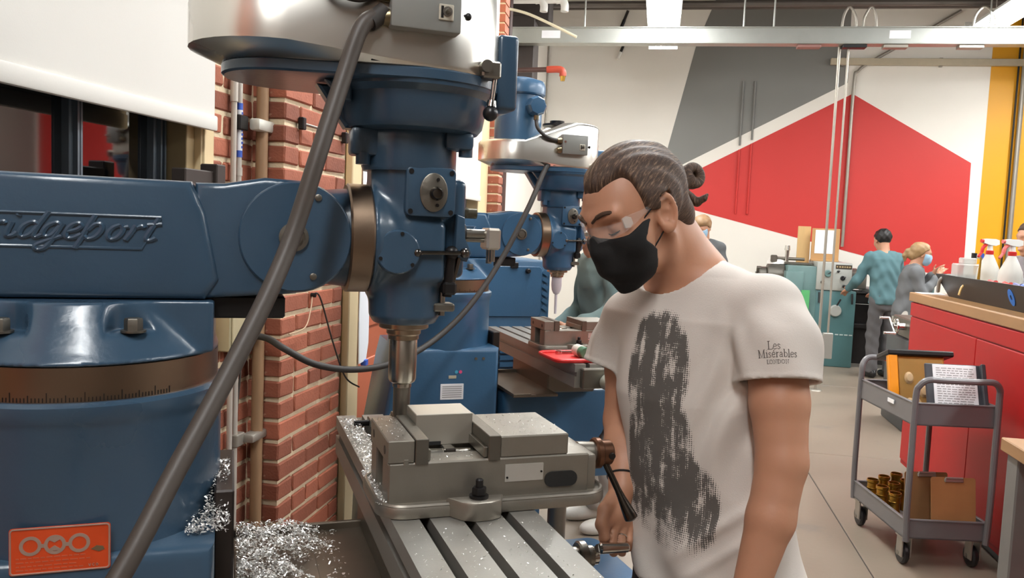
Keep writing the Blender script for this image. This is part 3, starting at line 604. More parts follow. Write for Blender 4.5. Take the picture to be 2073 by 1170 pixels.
    t = NB(); cyl(t, (.095, -.02, 1.583), (.142, -.02, 1.583), .0085, n=18); cyl(t, (.095, -.02, 1.572), (.135, -.02, 1.572), .004, n=12); obj('feed_shaft', t, STEEL, head)
    t = NB(); box(t, .134, .160, -.04, .004, 1.556, 1.594, .004, 1); fb = obj('feed_block', t, mat('pale aluminium block', (206, 198, 186), .38, .8), head)
    for y in (-.03, -.012):
        t = NB(); cyl(t, (.147, y, 1.535 - .004 * (y > -.02)), (.147, y, 1.558), .0052, n=14); obj('block_pin', t, STEEL, fb)
    # upper collar, gear housing, belt housing
    t = NB(); lathe(t, [(.078, 1.683), (.081, 1.69), (.081, 1.742), (.079, 1.75)], 48); obj('head_collar', t, BLUE, o)
    t = NB(); box(t, .045, .095, -.075, -.02, 1.722, 1.752, .008, 2); cyl(t, (.085, -.055, 1.712), (.085, -.055, 1.735), .012, n=14); obj('clamp_lug', t, BLUE, o)
    t = NB(); box(t, -.105, -.055, -.05, .0, 1.705, 1.75, .006, 2); cyl(t, (-.085, -.04, 1.69), (-.085, -.04, 1.71), .012, n=12); obj('rear_lug', t, BLUE, o)
    t = NB(); lathe(t, [(.100, 1.748), (.112, 1.752), (.120, 1.762), (.128, 1.806), (.140, 1.815), (.142, 1.826)], 56, Matrix.Translation((.004, 0, 0))); obj('gear_housing', t, BLUE, o)
    t = NB(); prism(t, [(-.16, 1.818), (-.112, 1.75), (-.09, 1.75), (-.09, 1.818)], -.02, .02, XZ, .004, 1); prism(t, [(-.152, 1.818), (-.125, 1.788), (-.11, 1.788), (-.11, 1.818)], -.07, -.05, XZ, .003, 1); obj('housing_rib', t, BLUE, o)
    def st3(xa, ra, xb, rb, z): return [(x, y, z) for x, y in stadium(xa, ra, xb, rb)]
    t = NB(); loft(t, [st3(-.205, .098, .004, .138, 1.8195), st3(-.205, .102, .004, .144, 1.8225), st3(-.205, .102, .004, .144, 1.836), st3(-.205, .099, .004, .141, 1.8385)]); obj('belt_base_plate', t, BLUE, o)
    t = NB()
    lo = st3(-.205, .103, .004, .1405, 1.838); hi = st3(-.215, .142, .004, .1425, 0)
    def zs(p, zr, zf):
        u = min(1, max(0, (p[0] + .19) / .16)); u = u * u * (3 - 2 * u); return zr + (zf - zr) * u
    r1 = [(p[0], p[1], zs(p, 1.858, 1.841)) for p in hi]; r2 = [(p[0], p[1], zs(p, 1.864, 1.846)) for p in hi]
    r3 = [(p[0], p[1], zs(p, 1.925, 2.005)) for p in hi]
    def shr(r, f, dz): cx = -.1; return [(cx + (p[0] - cx) * f, p[1] * f, p[2] + dz) for p in r]
    loft(t, [lo, r1, r2, r3, shr(r3, .975, .008), shr(r3, .92, .012), shr(r3, .6, .012)]); obj('belt_housing', t, ALU, o, ang=40)
    for (x, y) in ((-.08, -.13), (.02, -.135)):
        t = NB(); box(t, x - .012, x + .012, y - .004, y + .01, 1.842, 1.862, .002, 1); obj('housing_latch', t, BLACK, o)
    t = NB(); lathe(t, [(.06, 2.012), (.06, 2.02), (.03, 2.024), (.03, 2.034), (0, 2.034)], 28, Matrix.Translation((-.03, 0, 0))); obj('drawbar_cap', t, BLACK, o)
    # front upright, speed lever
    t = NB(); box(t, .138, .176, -.05, .05, 1.797, 1.925, .008, 3); obj('speed_box', t, BLUE, o)
    lv = NB(); box(lv, .088, .120, -.128, -.095, 1.835, 1.862, .003, 1); cyl(lv, (.094, -.135, 1.852), (.094, -.09, 1.852), .010, n=16); br = obj('lever_bracket', lv, STEEL, o)
    t = NB(); cyl(t, (.112, -.118, 1.838), (.107, -.122, 1.798), .0042, .0035, n=12); cyl(t, (.107, -.122, 1.800), (.106, -.122, 1.79), .007, .009, n=12); obj('speed_lever', t, CHROME, br)
    t = NB(); ball(t, (.105, -.123, 1.779), .0125, n=20); obj('lever_ball', t, BLACKPL, br)
    # switch box
    t = NB(); box(t, -.068, .040, -.166, -.085, 1.889, 1.965, .003, 2); sw = obj('switch_box', t, GREYBOX, o)
    t = NB(); box(t, .004, .027, -.1685, -.1655, 1.906, 1.930, .001, 1); pl = obj('switch_plate', t, mat('pale switch plate', (206, 200, 184), .4, .4), sw)
    t = NB(); lathe(t, [(.0075, 0), (.0075, .002), (.004, .002), (.0035, .010), (.0025, .013), (0, .013)], 16, Matrix.Translation((.017, -.1685, 1.919)) @ Matrix.Rotation(pi / 2, 4, 'X')); obj('toggle', t, STEEL, pl)
    t = NB(); box(t, .007, .011, -.169, -.1685, 1.909, 1.927); obj('plate_mark', t, BLACK, pl)
    t = NB(); cyl(t, (-.058, -.165, 1.936), (-.058, -.1685, 1.936), .0045, n=12); obj('screw', t, mat('reddish screw', (120, 84, 72), .4, .6), sw)
    for z in (1.905, 1.94):
        t = NB(); cyl(t, (-.066, -.148, z), (-.086, -.148, z - .002), .013, .010, n=14, bev=.002); obj('cable_gland', t, mat('dull brass gland', (120, 108, 84), .35, .9), sw)
    t = NB(); cyl(t, (.038, -.13, 1.925), (.058, -.13, 1.925), .004, n=10); ball(t, (.06, -.13, 1.925), .006); obj('reverse_switch', t, BLACK, sw)
    # motor
    t = NB(); lathe(t, [(.08, 1.925), (.094, 1.935), (.096, 2.14), (.09, 2.15)], 40, Matrix.Translation((-.2, 0, 0))); mo = obj('motor', t, BLUE, o)
    t = NB(); lathe(t, [(.100, 2.118), (.106, 2.124), (.106, 2.158), (.098, 2.176), (.06, 2.188), (0, 2.19)], 40, Matrix.Translation((-.2, 0, 0))); obj('motor_cowl', t, BLUE, mo)
    t = NB(); lathe(t, [(.036, 0), (.040, .012), (.040, .035), (.032, .05), (0, .052)], 8, Matrix.Translation((-.165, -.085, 2.07)) @ Matrix.Rotation(pi / 2, 4, 'X')); obj('terminal_box', t, BLUE, mo)
    t = NB(); cyl(t, (-.165, -.115, 2.045), (-.165, -.115, 2.015), .010, n=12); obj('cable_gland', t, MATS['dull brass gland'], mo)
    t = NB(); tube(t, motor_cable, .0075, 10); obj('motor_cable', t, RUBBER, mo)
    # quill nose
    t = NB(); lathe(t, [(.036, 1.425), (.043, 1.423), (.043, 1.416), (.040, 1.414), (.030, 1.4135), (.030, 1.405), (.027, 1.402), (.0265, 1.395)], 40); obj('quill_nose', t, mat('warm steel', (168, 152, 132), .28, 1, .1, 8), o)
    # --- saddle, knee, way cover, table
    dx, dz = tab['dx'], tab['dz']; zt = 1.15 + dz
    t = NB(); prism(t, rrect(-.27, .31, -.17, .17, .03), .62 + dz, .985 + dz, None, .012, 2); prism(t, [(.10, .62 + dz), (.31, .62 + dz), (.31, .80 + dz)], -.1, .1, XZ); kn = obj('knee', t, BLUE, o)
    t = NB(); cyl(t, (.05, 0, .16), (.05, 0, .63 + dz), .04, n=20); obj('knee_screw', t, STEEL_D, o)
    t = NB(); box(t, -.04 + dx, .165 + dx, -.21, .21, .985 + dz, 1.066 + dz, .006, 1); obj('saddle', t, STEEL_D, o)
    t = NB(); box(t, -.276, -.03 + dx, -.30, .165, .990 + dz, 1.0 + dz, .002, 1); box(t, -.276, -.03 + dx, .158, .168, .990 + dz, 1.014 + dz, .002, 1); box(t, -.276, -.14 + dx, -.30, .13, 1.0 + dz, 1.004 + dz, .001, 1); obj('way_cover', t, mat('oily way cover', (108, 98, 86), .38, .6, .3, 10), o)
    # table profile with three T-slots, gutters along both edges
    a, b = -.054 + dx, .175 + dx; pr = [(a, zt - .085), (b, zt - .085), (b, zt)]
    for s in (.124, .060, -.004):
        s += dx; pr += [(s + .008, zt), (s + .008, zt - .020), (s + .014, zt - .020), (s + .014, zt - .036), (s - .014, zt - .036), (s - .014, zt - .020), (s - .008, zt - .020), (s - .008, zt)]
    pr += [(a, zt), (a, zt - .028), (a + .008, zt - .028), (a + .008, zt - .044), (a, zt - .044)]
    t = NB(); prism(t, [(x, z) for x, z in pr], tab['y0'], tab['y1'], Matrix(((1, 0, 0, 0), (0, 0, 1, 0), (0, 1, 0, 0), (0, 0, 0, 1)))); obj('work_table', t, TABLE, o, ang=20)
    for ye, s in ((tab['y1'], 1), (tab['y0'], -1)):
        t = NB(); box(t, a + .02, b - .02, ye, ye + s * .03, zt - .085, zt - .012, .004, 1); tb = obj('table_end_bracket', t, STEEL_D, o)
        t = NB(); cyl(t, (.06 + dx, ye + s * .03, zt - .06), (.06 + dx, ye + s * .09, zt - .06), .018, n=16); obj('handwheel_shaft', t, STEEL, tb)
    # crank on the knee front
    zc = .975 + dz
    t = NB(); cyl(t, (.30, -.02, zc), (.375, -.02, zc), .020, n=20); cyl(t, (.345, -.02, zc), (.362, -.02, zc), .030, n=28, bev=.003); dial = obj('cross_feed_dial', t, STEEL, o)
    t = NB(); cyl(t, (.368, -.02, zc), (.385, -.02, zc), .017, n=18); tube(t, [(.378, -.02, zc), (.380, -.03, zc + .012), (.378, -.045, zc + .024)], .009, 10); cyl(t, (.378, -.045, zc + .024), (.44, -.045, zc + .020), .011, .009, n=14, bev=.003); obj('crank_handle', t, CHROME, dial)
    t = NB(); cyl(t, (.30, .05, .80 + dz), (.36, .06, .78 + dz), .022, n=18); kc = obj('knee_crank_shaft', t, STEEL_D, o)

M1 = empty('milling_machine', mpt(0, 0, 0), TH)
build_mill(M1, dict(dx=0, dz=0, y0=-.62, y1=.46), [(-.165, -.115, 2.02), (-.17, -.15, 1.972), (-.155, -.162, 1.936), (-.12, -.16, 1.925), (-.086, -.148, 1.938)], '')
tag(M1, 'large blue vertical milling machine in the foreground on the left', 'milling machine', 'blue milling machines')
# plate with symbols on the near column
op = NB(); prism(op, rrect(-.559, -.438, 1.111, 1.175, .004), 0, .0015, FACE_NEG_Y(0, -.2032, 0)); pl = obj('name_plate', op, ORANGEP, M1, label='orange plate with three grey rings')
t = NB(); F = FACE_NEG_Y(0, -.2048, 0)
tube(t, [(x, -.205, z) for x, z in rrect(-.5575, -.4395, 1.1125, 1.1735, .004)], .0011, 5, closed=True, smooth=False); obj('plate_border', t, PLATEGREY, pl)
def ringbar(bm, cx, cz, r0, r1, n=28):
    lathe(bm, [(r0, 0), (r1, 0), (r1, .0008), (r0, .0008), (r0, 0)], n, Matrix.Translation((cx, -.2046, cz)) @ Matrix.Rotation(pi / 2, 4, 'X'), cap=False)
for k, cx in enumerate((-.534, -.505, -.476)):
    t = NB(); ringbar(t, cx, 1.150, .0088, .0132); obj('plate_symbol', t, PLATEGREY, pl)
t = NB(); box(t, -.5215, -.5175, -.2056, -.2048, 1.147, 1.152); box(t, -.4925, -.4885, -.2056, -.2048, 1.147, 1.152); obj('plate_symbol', t, PLATEGREY, pl)
t = NB(); prism(t, [(-.5125, 1.144), (-.5055, 1.149), (-.4985, 1.144), (-.4985, 1.142), (-.5125, 1.142)], 0, .0008, F); prism(t, [(-.5125, 1.157), (-.5055, 1.153), (-.4985, 1.157), (-.4985, 1.159), (-.5125, 1.159)], 0, .0008, F); obj('plate_symbol', t, PLATEGREY, pl)
for r, (z, x1) in enumerate(((1.1335, -.47), (1.128, -.462), (1.1225, -.48), (1.1175, -.475))):
    t = NB(); x = -.551
    while x < x1:
        w = random.uniform(.003, .009); box(t, x, x + w, -.2052, -.2048, z - .0007, z + .0007); x += w + .002
    obj('plate_text', t, mat('worn plate text', (206, 104, 74), .4, .3), pl)
t = NB(); prism(t, [(-.462, 1.140), (-.455, 1.1445), (-.447, 1.143), (-.445, 1.1385), (-.452, 1.136)], 0, .0006, F); obj('plate_wear_spot', t, mat('worn olive spot', (104, 84, 58), .6), pl)
def strokes(bm, segs, x, z, s, y, r):
    for sg in segs: tube(bm, [(x + a * s, y, z + b * s) for a, b in sg], r, 5, 4)
t = NB(); strokes(t, [[(0, 1), (.35, 0), (.7, 1)]], -.4645, 1.1165, .0035, -.2052, .0004); strokes(t, [[(.7, .85), (.4, 1), (0, .5), (.4, 0), (.7, .15)]], -.4600, 1.1165, .0035, -.2052, .0004); strokes(t, [[(.35, 1), (0, .5), (.35, 0), (.7, .5), (.35, 1)]], -.4555, 1.1165, .0035, -.2052, .0004); obj('plate_text', t, PLATEGREY, pl)
# tool holder and cutter in the near spindle
t = NB(); lathe(t, [(.022, 1.402), (.0245, 1.398), (.0245, 1.325), (.0225, 1.320), (.0165, 1.316), (.0165, 1.31)], 36); th = obj('tool_holder', t, mat('bright holder steel', (176, 170, 160), .25, 1, .06, 8), M1)
t = NB(); lathe(t, [(.0150, 1.316), (.0150, 1.262), (.0135, 1.258), (.0135, 1.225)], 28); obj('end_mill', t, STEEL_D, th)

O2 = (0.022, 2.014)
BLUE = mat('fresher blue enamel', (52, 90, 122), .36, 0, .12, 6, .10, 90, coat=.15, rvar=.08); BLUE_WORN = BLUE
M2 = empty('milling_machine', mpt(0, 0, 0, O2), TH)
build_mill(M2, dict(dx=-.065, dz=-.035, y0=-.50, y1=.55), [(-.165, -.115, 2.02), (-.165, -.135, 1.985), (-.14, -.15, 1.955), (-.11, -.15, 1.943), (-.086, -.148, 1.94)], '')
tag(M2, 'blue vertical milling machine standing behind the first beside the masked operator', 'milling machine', 'blue milling machines')
t = NB(); lathe(t, [(.016, 1.402), (.021, 1.395), (.022, 1.362), (.019, 1.340), (.012, 1.325), (.006, 1.322), (.005, 1.24)], 24); obj('drill_chuck', t, mat('pale violet sleeve', (206, 200, 208), .4), M2)
t = NB(); box(t, -.535, -.445, -.2045, -.2032, .935, .995, .001, 1); lb = obj('paper_label', t, PAPER, M2)
for k in range(6):
    t = NB(); box(t, -.528, -.452, -.205, -.2045, .983 - k * .008, .986 - k * .008); obj('label_line', t, mat('grey print', (150, 150, 150), .6), lb)
for k, c in enumerate(((70, 160, 190), (220, 80, 130))):
    t = NB(); cyl(t, (-.475 + k * .016, -.2032, 1.04), (-.475 + k * .016, -.2045, 1.04), .0065, n=16); obj('dot_sticker', t, mat('dot sticker %d' % k, c, .5), M2)
t = NB(); box(t, -.505, -.475, -.2045, -.2032, 1.015, 1.027, .001, 1); obj('small_tag', t, mat('tan tag', (180, 172, 150), .5), M2)
for x in (-.40, -.37):
    t = NB(); cyl(t, (x, -.2032, 1.09), (x, -.206, 1.09), .0055, n=12); obj('screw', t, STEEL, M2)

t = NB(); cyl(t, (-.005, -.53, 1.055), (-.005, -.60, 1.055), .030, .026, 24, .003); ball(t, (.0, -.60, 1.06), .034, 1, .6, 1); ck_ = obj('table_crank_hub', t, mat('pale grey hub', (170, 172, 160), .4, .3), M2)
t = NB(); tube(t, [(.005, -.605, 1.05), (.0, -.615, 1.0), (-.02, -.62, .94), (-.05, -.625, .88), (-.07, -.63, .855)], [.014, .013, .016, .018, .017], 12); obj('table_crank_arm', t, BLACK, ck_)
# ------------------------------------------------------------------ machine vises
def build_vise(o):
    """machine frame offsets baked in: jaw block along y, screw along x; z = 0 at the table"""
    f = NB(); prism(f, rrect(-.075, .310, -.222, -.028, .045, 6), .0, .020, None, .005, 2)
    prism(f, [(.030, -.215), (.048, -.243), (.066, -.252), (.092, -.252), (.110, -.243), (.122, -.215)], 0, .030, None, .004, 2)
    fl_ = obj('vise_flange', f, VISE, o)
    # raised rim
    rim = NB(); tube(rim, [(x, y, .020) for x, y in rrect(-.071, .306, -.218, -.032, .042, 6)], .0035, 6, closed=True, smooth=False); obj('flange_rim', rim, VISE, fl_)
    b = NB(); box(b, -.058, .275, -.200, -.150, .0, .082, .0025, 1); box(b, -.058, .275, -.095, -.045, .0, .082, .0025, 1); box(b, -.02, .275, -.160, -.085, .0, .055, .002, 1); box(b, .20, .292, -.195, -.05, .0, .078, .006, 2)
    obj('vise_body', b, VISE, o)
    t = NB(); prism(t, rrect(.197, .254, .030, .055, .012), 0, .004, FACE_NEG_Y(0, -.1985, 0)); obj('coolant_slot', t, mat('painted slot shade', (22, 21, 20), .7), o)  # not cut in: near-black plate paints the shaded inside of the slot
    t = NB(); box(t, -.060, -.018, -.200, -.045, .082, .117, .0015, 1); fj = obj('fixed_jaw', t, VISE, o)
    t = NB(); box(t, -.035, -.027, -.2005, -.198, .076, .088, .001, 1); obj('jaw_key', t, VISE, fj)
    for y in (-.175, -.075):
        t = NB(); cyl(t, (-.058, y, .098), (-.0605, y, .098), .007, n=14); obj('jaw_screw', t, BLACK, fj)
    t = NB(); box(t, -.0175, .003, -.203, -.042, .079, .119, .001, 1); obj('jaw_plate', t, STEEL_D, o)
    t = NB(); box(t, .003, .008, -.196, -.052, .083, .100, .0008, 1); obj('parallel_bar', t, STEEL, o)
    t = NB(); box(t, .120, .237, -.199, -.046, .082, .1165, .002, 1); mj = obj('moving_jaw', t, VISE, o)
    t = NB(); box(t, .100, .1195, -.203, -.042, .079, .119, .001, 1); obj('jaw_plate', t, STEEL_D, mj)
    t = NB(); box(t, .094, .100, -.196, -.052, .083, .100, .0008, 1); obj('parallel_bar', t, STEEL, mj)
    t = NB(); cyl(t, (-.02, -.1225, .068), (.30, -.1225, .060), .014, n=18); obj('vise_screw', t, STEEL, o)
    t = NB(); box(t, .045, .065, -.137, -.108, .055, .083, .002, 1); obj('screw_nut', t, CHROME, o)
    t = NB(); prism(t, rrect(.129, .194, .043, .071, .001), 0, .0012, FACE_NEG_Y(0, -.2, 0)); npn = obj('maker_plate', t, mat('dull aluminium plate', (196, 193, 186), .35, .6), o)
    for x, z in ((.1325, .050), (.1905, .057)):
        t = NB(); cyl(t, (x, -.2012, z), (x, -.2025, z), .0018, n=8); obj('rivet', t, BLACK, npn)
    t = NB(); hexhead(t, (.079, -.226, .0355), .0115, .011); lathe(t, [(.015, 0), (.015, .004)], 20, Matrix.Translation((.079, -.226, .030))); lathe(t, [(.006, 0), (.006, .012), (.004, .014)], 14, Matrix.Translation((.079, -.226, .0455))); obj('clamp_bolt', t, BLACK, fl_)
    t = NB(); cyl(t, (.285, -.1225, .060), (.322, -.1225, .060), .020, .018, n=26, bev=.002); obj('screw_boss', t, VISE, o)
    t = NB(); cyl(t, (.318, -.1225, .058), (.332, -.1225, .058), .027, n=30, bev=.003); cyl(t, (.330, -.1225, .058), (.352, -.1225, .058), .022, n=26, bev=.003); hb = obj('handle_hub', t, mat('brown hub', (112, 78, 58), .35, .8, .2, 12), o)
    t = NB(); cyl(t, (.3445, -.13, .060), (.3445, -.147, .057), .006, n=12); obj('hub_hole', t, BLACK, hb)
    t = NB(); M_, L = axisM((.338, -.128, .045), (.378, -.165, -.050)); lathe(t, [(.0058, 0), (.0058, L * .5), (.007, L * .62), (.0105, L * .86), (.012, L * .97), (.0115, L * 1.0), (.006, L * 1.03), (0, L * 1.035)], 20, M_); obj('vise_handle', t, mat('dark polished steel', (92, 86, 80), .22, 1), o)

V1 = empty('machine_vise', mpt(0, 0, 1.15), TH); build_vise(V1)
tag(V1, 'large grey machine vise bolted to the nearest mill table', 'vise', 'machine vises')
V2 = empty('machine_vise', mpt(-.065, 0, 1.115, O2), TH)
def copy_children(src, dst):
    for ch in list(src.children):
        c = ch.copy(); COL.objects.link(c); c.parent = dst
        for g in ch.children:
            d = g.copy(); COL.objects.link(d); d.parent = c
copy_children(V1, V2)
tag(V2, 'smaller looking grey machine vise on the second mill table behind the red tray', 'vise', 'machine vises')
wk = empty('aluminium_block', mpt(0, 0, 0), TH); tag(wk, 'pale metal block clamped between the jaws of the nearest vise', 'workpiece')
WORK = mat('milled aluminium', (190, 185, 174), .42, .85, .06, 10, .03, 120)
t = NB(); box(t, .003, .0995, -.108, -.032, 1.232, 1.284, .001, 1); obj('block_body', t, WORK, wk)
t = NB(); box(t, .022, .046, -.1086, -.1075, 1.2325, 1.2385); obj('milled_slot', t, MATS['painted slot shade'], wk)  # dark strip on the flat face paints the shade of a slot
# small stop clamp lying across the far table slots
ck = empty('table_stop', mpt(0, 0, 1.15), TH); tag(ck, 'small steel stop clamp across the far end of the nearest mill table', 'clamp')
t = NB(); box(t, .002, .062, .335, .375, .0, .018, .002, 1); obj('stop_bar', t, STEEL, ck); t = NB(); cyl(t, (-.03, .35, .009), (.005, .35, .009), .006, .007, n=12); obj('stop_pin', t, BLACK, ck)
t = NB(); box(t, .055, .075, .325, .385, .0, .025, .002, 1); obj('stop_foot', t, STEEL_D, ck)
# ------------------------------------------------------------------ cables
def cable(name, pts, r, lab, m=CABLE):
    o = empty(name, pts[0]); P = [Vector(p) - Vector(pts[0]) for p in pts]
    obj('cable_sheath', tube(NB(), P, r, 14, 10), m, o)
    d = (P[1] - P[0]).normalized(); obj('strain_relief', cyl(NB(), P[0] - d * .012, P[0] + d * .02, r * 1.15, r * 1.05, 16), RUBBER, o)
    tag(o, lab, 'cable'); return o
cable('power_cable', [tuple(mpt(-.084, -.148, 1.905)), (-.449, 1.170, 1.882), (-.466, 1.145, 1.801), (-.482, 1.104, 1.691), (-.502, 1.071, 1.578), (-.515, 1.021, 1.491), (-.534, .948, 1.388), (-.55, .867, 1.292), (-.566, .785, 1.194), (-.60, .70, 1.09), (-.66, .62, .9), (-.7, .55, .5), (-.72, .5, .02)], .0128, 'thick brown cable slanting down in front of the nearest mill')
cable('power_cable', [(-.415, 3.291, 1.904), (-.449, 3.198, 1.831), (-.495, 3.096, 1.672), (-.573, 2.995, 1.473), (-.659, 2.865, 1.303), (-.75, 2.738, 1.191), (-.835, 2.566, 1.134), (-.927, 2.447, 1.122), (-1.019, 2.351, 1.147), (-1.1, 2.30, 1.198), (-1.17, 2.325, 1.222), (-1.235, 2.326, 1.228)], .0105, 'dark cable drooping from the second mill across to the brick wall outlet', RUBBER)

# ------------------------------------------------------------------ blue cabinet behind the second mill
cb = empty('control_cabinet', mpt(.12, .95, 0, O2), TH); tag(cb, 'tall blue louvred machine cabinet behind the second mill table', 'cabinet')
t = NB(); prism(t, rrect(-.30, .165, 0, 1.428, .045), 0, .34, FACE_NEG_Y(0, .17, 0), .01, 2); obj('cabinet_body', t, BLUE, cb)
t = NB(); prism(t, rrect(-.20, .115, 1.135, 1.395, .02), 0, .008, FACE_NEG_Y(0, -.17, 0), .003, 1); dr = obj('cabinet_door', t, BLUE, cb)
t = NB(); cyl(t, (.035, -.178, 1.372), (.035, -.20, 1.372), .014, .011, 18, .002); obj('door_knob', t, BLACKPL, dr)
t = NB(); box(t, -.06, -.02, -.19, -.178, 1.385, 1.415, .003, 1); obj('door_latch', t, BLACK, dr)
for k in range(5):
    t = NB(); prism(t, [(0, 0), (.020, -.012), (.020, .012)], 0, .14, Matrix.Translation((-.10, -.168, .96 - k * .035)) @ Matrix(((0, 0, 1, 0), (-1, 0, 0, 0), (0, 1, 0, 0), (0, 0, 0, 1)))); obj('louver', t, BLUE, cb)
for k in range(6):
    t = NB(); prism(t, [(0, 0), (.012, -.010), (.012, .010)], 0, .034, Matrix.Translation((.122, -.168, 1.37 - k * .036)) @ Matrix.Rotation(radians(32), 4, 'Y') @ Matrix(((0, 0, 1, 0), (-1, 0, 0, 0), (0, 1, 0, 0), (0, 0, 0, 1)))); obj('louver', t, BLUE, cb)
# red tool tray with mallet and wrench on the second table
TRZ = 1.116
rt = empty('tool_tray', mpt(-.02, -.37, TRZ, O2), TH); tag(rt, 'red plastic tool tray on the end of the second mill table', 'tray')
REDT = mat('red plastic', (206, 42, 40), .4, 0, .06, 8)
t = NB(); prism(t, rrect(-.16, .21, -.11, .10, .035), .0, .006, None, .002, 1); obj('tray_floor', t, REDT, rt)
t = NB(); tube(t, [(x, y, .009) for x, y in rrect(-.158, .208, -.108, .098, .034)], .006, 8, closed=True, smooth=False); obj('tray_rim', t, REDT, rt)
hm = empty('soft_mallet', mpt(-.04, -.39, TRZ + .006, O2), TH); tag(hm, 'soft mallet with green and white head and wooden handle on the red tray', 'mallet')
t = NB(); cyl(t, (-.01, -.045, .022), (-.01, -.01, .022), .022, n=22, bev=.003); obj('mallet_face', t, mat('green mallet face', (70, 112, 84), .5), hm)
t = NB(); cyl(t, (-.01, -.012, .022), (-.01, .04, .022), .0225, n=22, bev=.003); obj('mallet_head', t, mat('white mallet head', (206, 202, 190), .5), hm)
t = NB(); cyl(t, (.0, .012, .022), (.06, .0, .018), .011, n=14); obj('mallet_collar', t, MATS['white mallet head'], hm)
t = NB(); M_, L = axisM((.055, .0, .018), (.20, -.03, .014)); lathe(t, [(.0095, 0), (.0105, L * .5), (.0125, L * .85), (.009, L)], 16, M_); obj('mallet_handle', t, mat('pale wood handle', (206, 158, 96), .5, 0, .15, 20), hm)
wrn = empty('small_wrench', mpt(-.05, -.31, TRZ + .006, O2), TH); tag(wrn, 'small bright wrench lying behind the mallet on the red tray', 'wrench')
t = NB(); box(t, -.05, .04, -.006, .006, .002, .010, .002, 1); obj('wrench_shank', t, CHROME, wrn)
for x in (-.055, .045):
    t = NB(); lathe(t, [(.013, .001), (.013, .012), (.007, .012), (.007, .001), (.013, .001)], 16, Matrix.Translation((x, 0, 0)), cap=False); obj('wrench_ring', t, CHROME, wrn)

# ------------------------------------------------------------------ metal chips (uncountable)
CHIP = mat('bright aluminium chips', (228, 226, 222), .3, .55, .12, 60)
def chips(name, spots, lab, seed):
    r = random.Random(seed); V = []; Fc = []
    for (p, s) in spots:
        L = s * r.uniform(.5, 1.6); w = s * r.uniform(.25, .5); R_ = Matrix.Rotation(r.uniform(0, 2 * pi), 3, 'Z') @ Matrix.Rotation(r.uniform(-.7, .7), 3, 'X') @ Matrix.Rotation(r.uniform(-.6, .6), 3, 'Y')
        c = r.uniform(-.5, .5) * L; b = len(V)
        for q in ((-L / 2, -w / 2, 0), (-L / 2, w / 2, 0), (0, w / 2, c), (0, -w / 2, c), (L / 2, w / 2, 0), (L / 2, -w / 2, 0)):
            v = R_ @ Vector(q); V.append((p[0] + v.x, p[1] + v.y, max(p[2] + v.z, p[2] - .3 * s)))
        Fc += [(b, b + 3, b + 2, b + 1), (b + 3, b + 5, b + 4, b + 2)]
    me = bpy.data.meshes.new(name); me.from_pydata(V, [], Fc); me.update(); o = obj(name, me, CHIP); o['kind'] = 'stuff'; o['label'] = lab; o['category'] = 'metal chips'; return o
rr = random.Random(3); S = []
for i in range(9000):                               # heap on the way cover behind the column
    x, y = rr.uniform(-.272, -.09), rr.uniform(-.30, .135)
    e = min(1, max(0, (-.135 + .03 * sin(y * 23) + .02 * sin(y * 61) - x) / .05)); 
    if rr.random() > e + .05: continue
    h = (.004 + .022 * e) * rr.random() ** .5 + .006 * e * (1 + sin(x * 90) * sin(y * 70))
    S.append((mpt(x, y, 1.006 + h), rr.uniform(.003, .0065)))
chips('metal_chips', S, 'heap of bright aluminium chips on the way cover beside the column', 1); S = []
for i in range(3200):                               # on the column shoulder
    x = rr.uniform(-.345, -.285); y = rr.uniform(-.16, .17); h = max(0, 1 - abs(y + .02) / .19) * .075 * rr.random()
    if (x + .5) ** 2 + y ** 2 < .2 ** 2: continue
    S.append((mpt(x, y, 1.13 + h * (1 if x > -.32 else .5)), rr.uniform(.003, .006)))
chips('metal_chips', S, 'bright chips heaped on the blue column shoulder above the dark way', 2); S = []
for i in range(2600):                               # on the table, most of them beside the vise
    if i < 1500: x, y, s = rr.gauss(-.035, .018), rr.uniform(-.03, .40), .0045
    elif i < 1850: x, y, s = rr.uniform(-.05, .17), rr.uniform(-.6, -.25), .0028
    else: x, y, s = -.072 + abs(rr.gauss(0, .008)), rr.uniform(-.20, -.03), .0032
    if not (-.053 < x < .172): 
        if i < 1850: continue
    z = 1.151 if i < 1850 else 1.171
    if i < 1850 and any(abs(x - s_) < .008 for s_ in (.124, .060, -.004)): z = 1.116
    S.append((mpt(x, y, z + (rr.random() * .010 if i < 1500 else 0)), s * rr.uniform(.5, 1.3)))
chips('metal_chips', S, 'scattered bright chips over the nearest mill table and around the vise', 3); S = []
for i in range(260):
    a = rr.random()
    if a < .45: p = (rr.uniform(.122, .235), rr.uniform(-.195, -.05), 1.2675)
    elif a < .7: p = (rr.uniform(-.058, -.02), rr.uniform(-.195, -.05), 1.268)
    elif a < .85: p = (rr.uniform(.24, .285), rr.uniform(-.18, -.07), 1.229)
    else: p = (rr.uniform(.01, .09), rr.uniform(-.195, -.155), 1.233)
    S.append((mpt(*p), rr.uniform(.0012, .0034)))
chips('metal_chips', S, 'sparse tiny chips on top of the nearest vise', 4); S = []

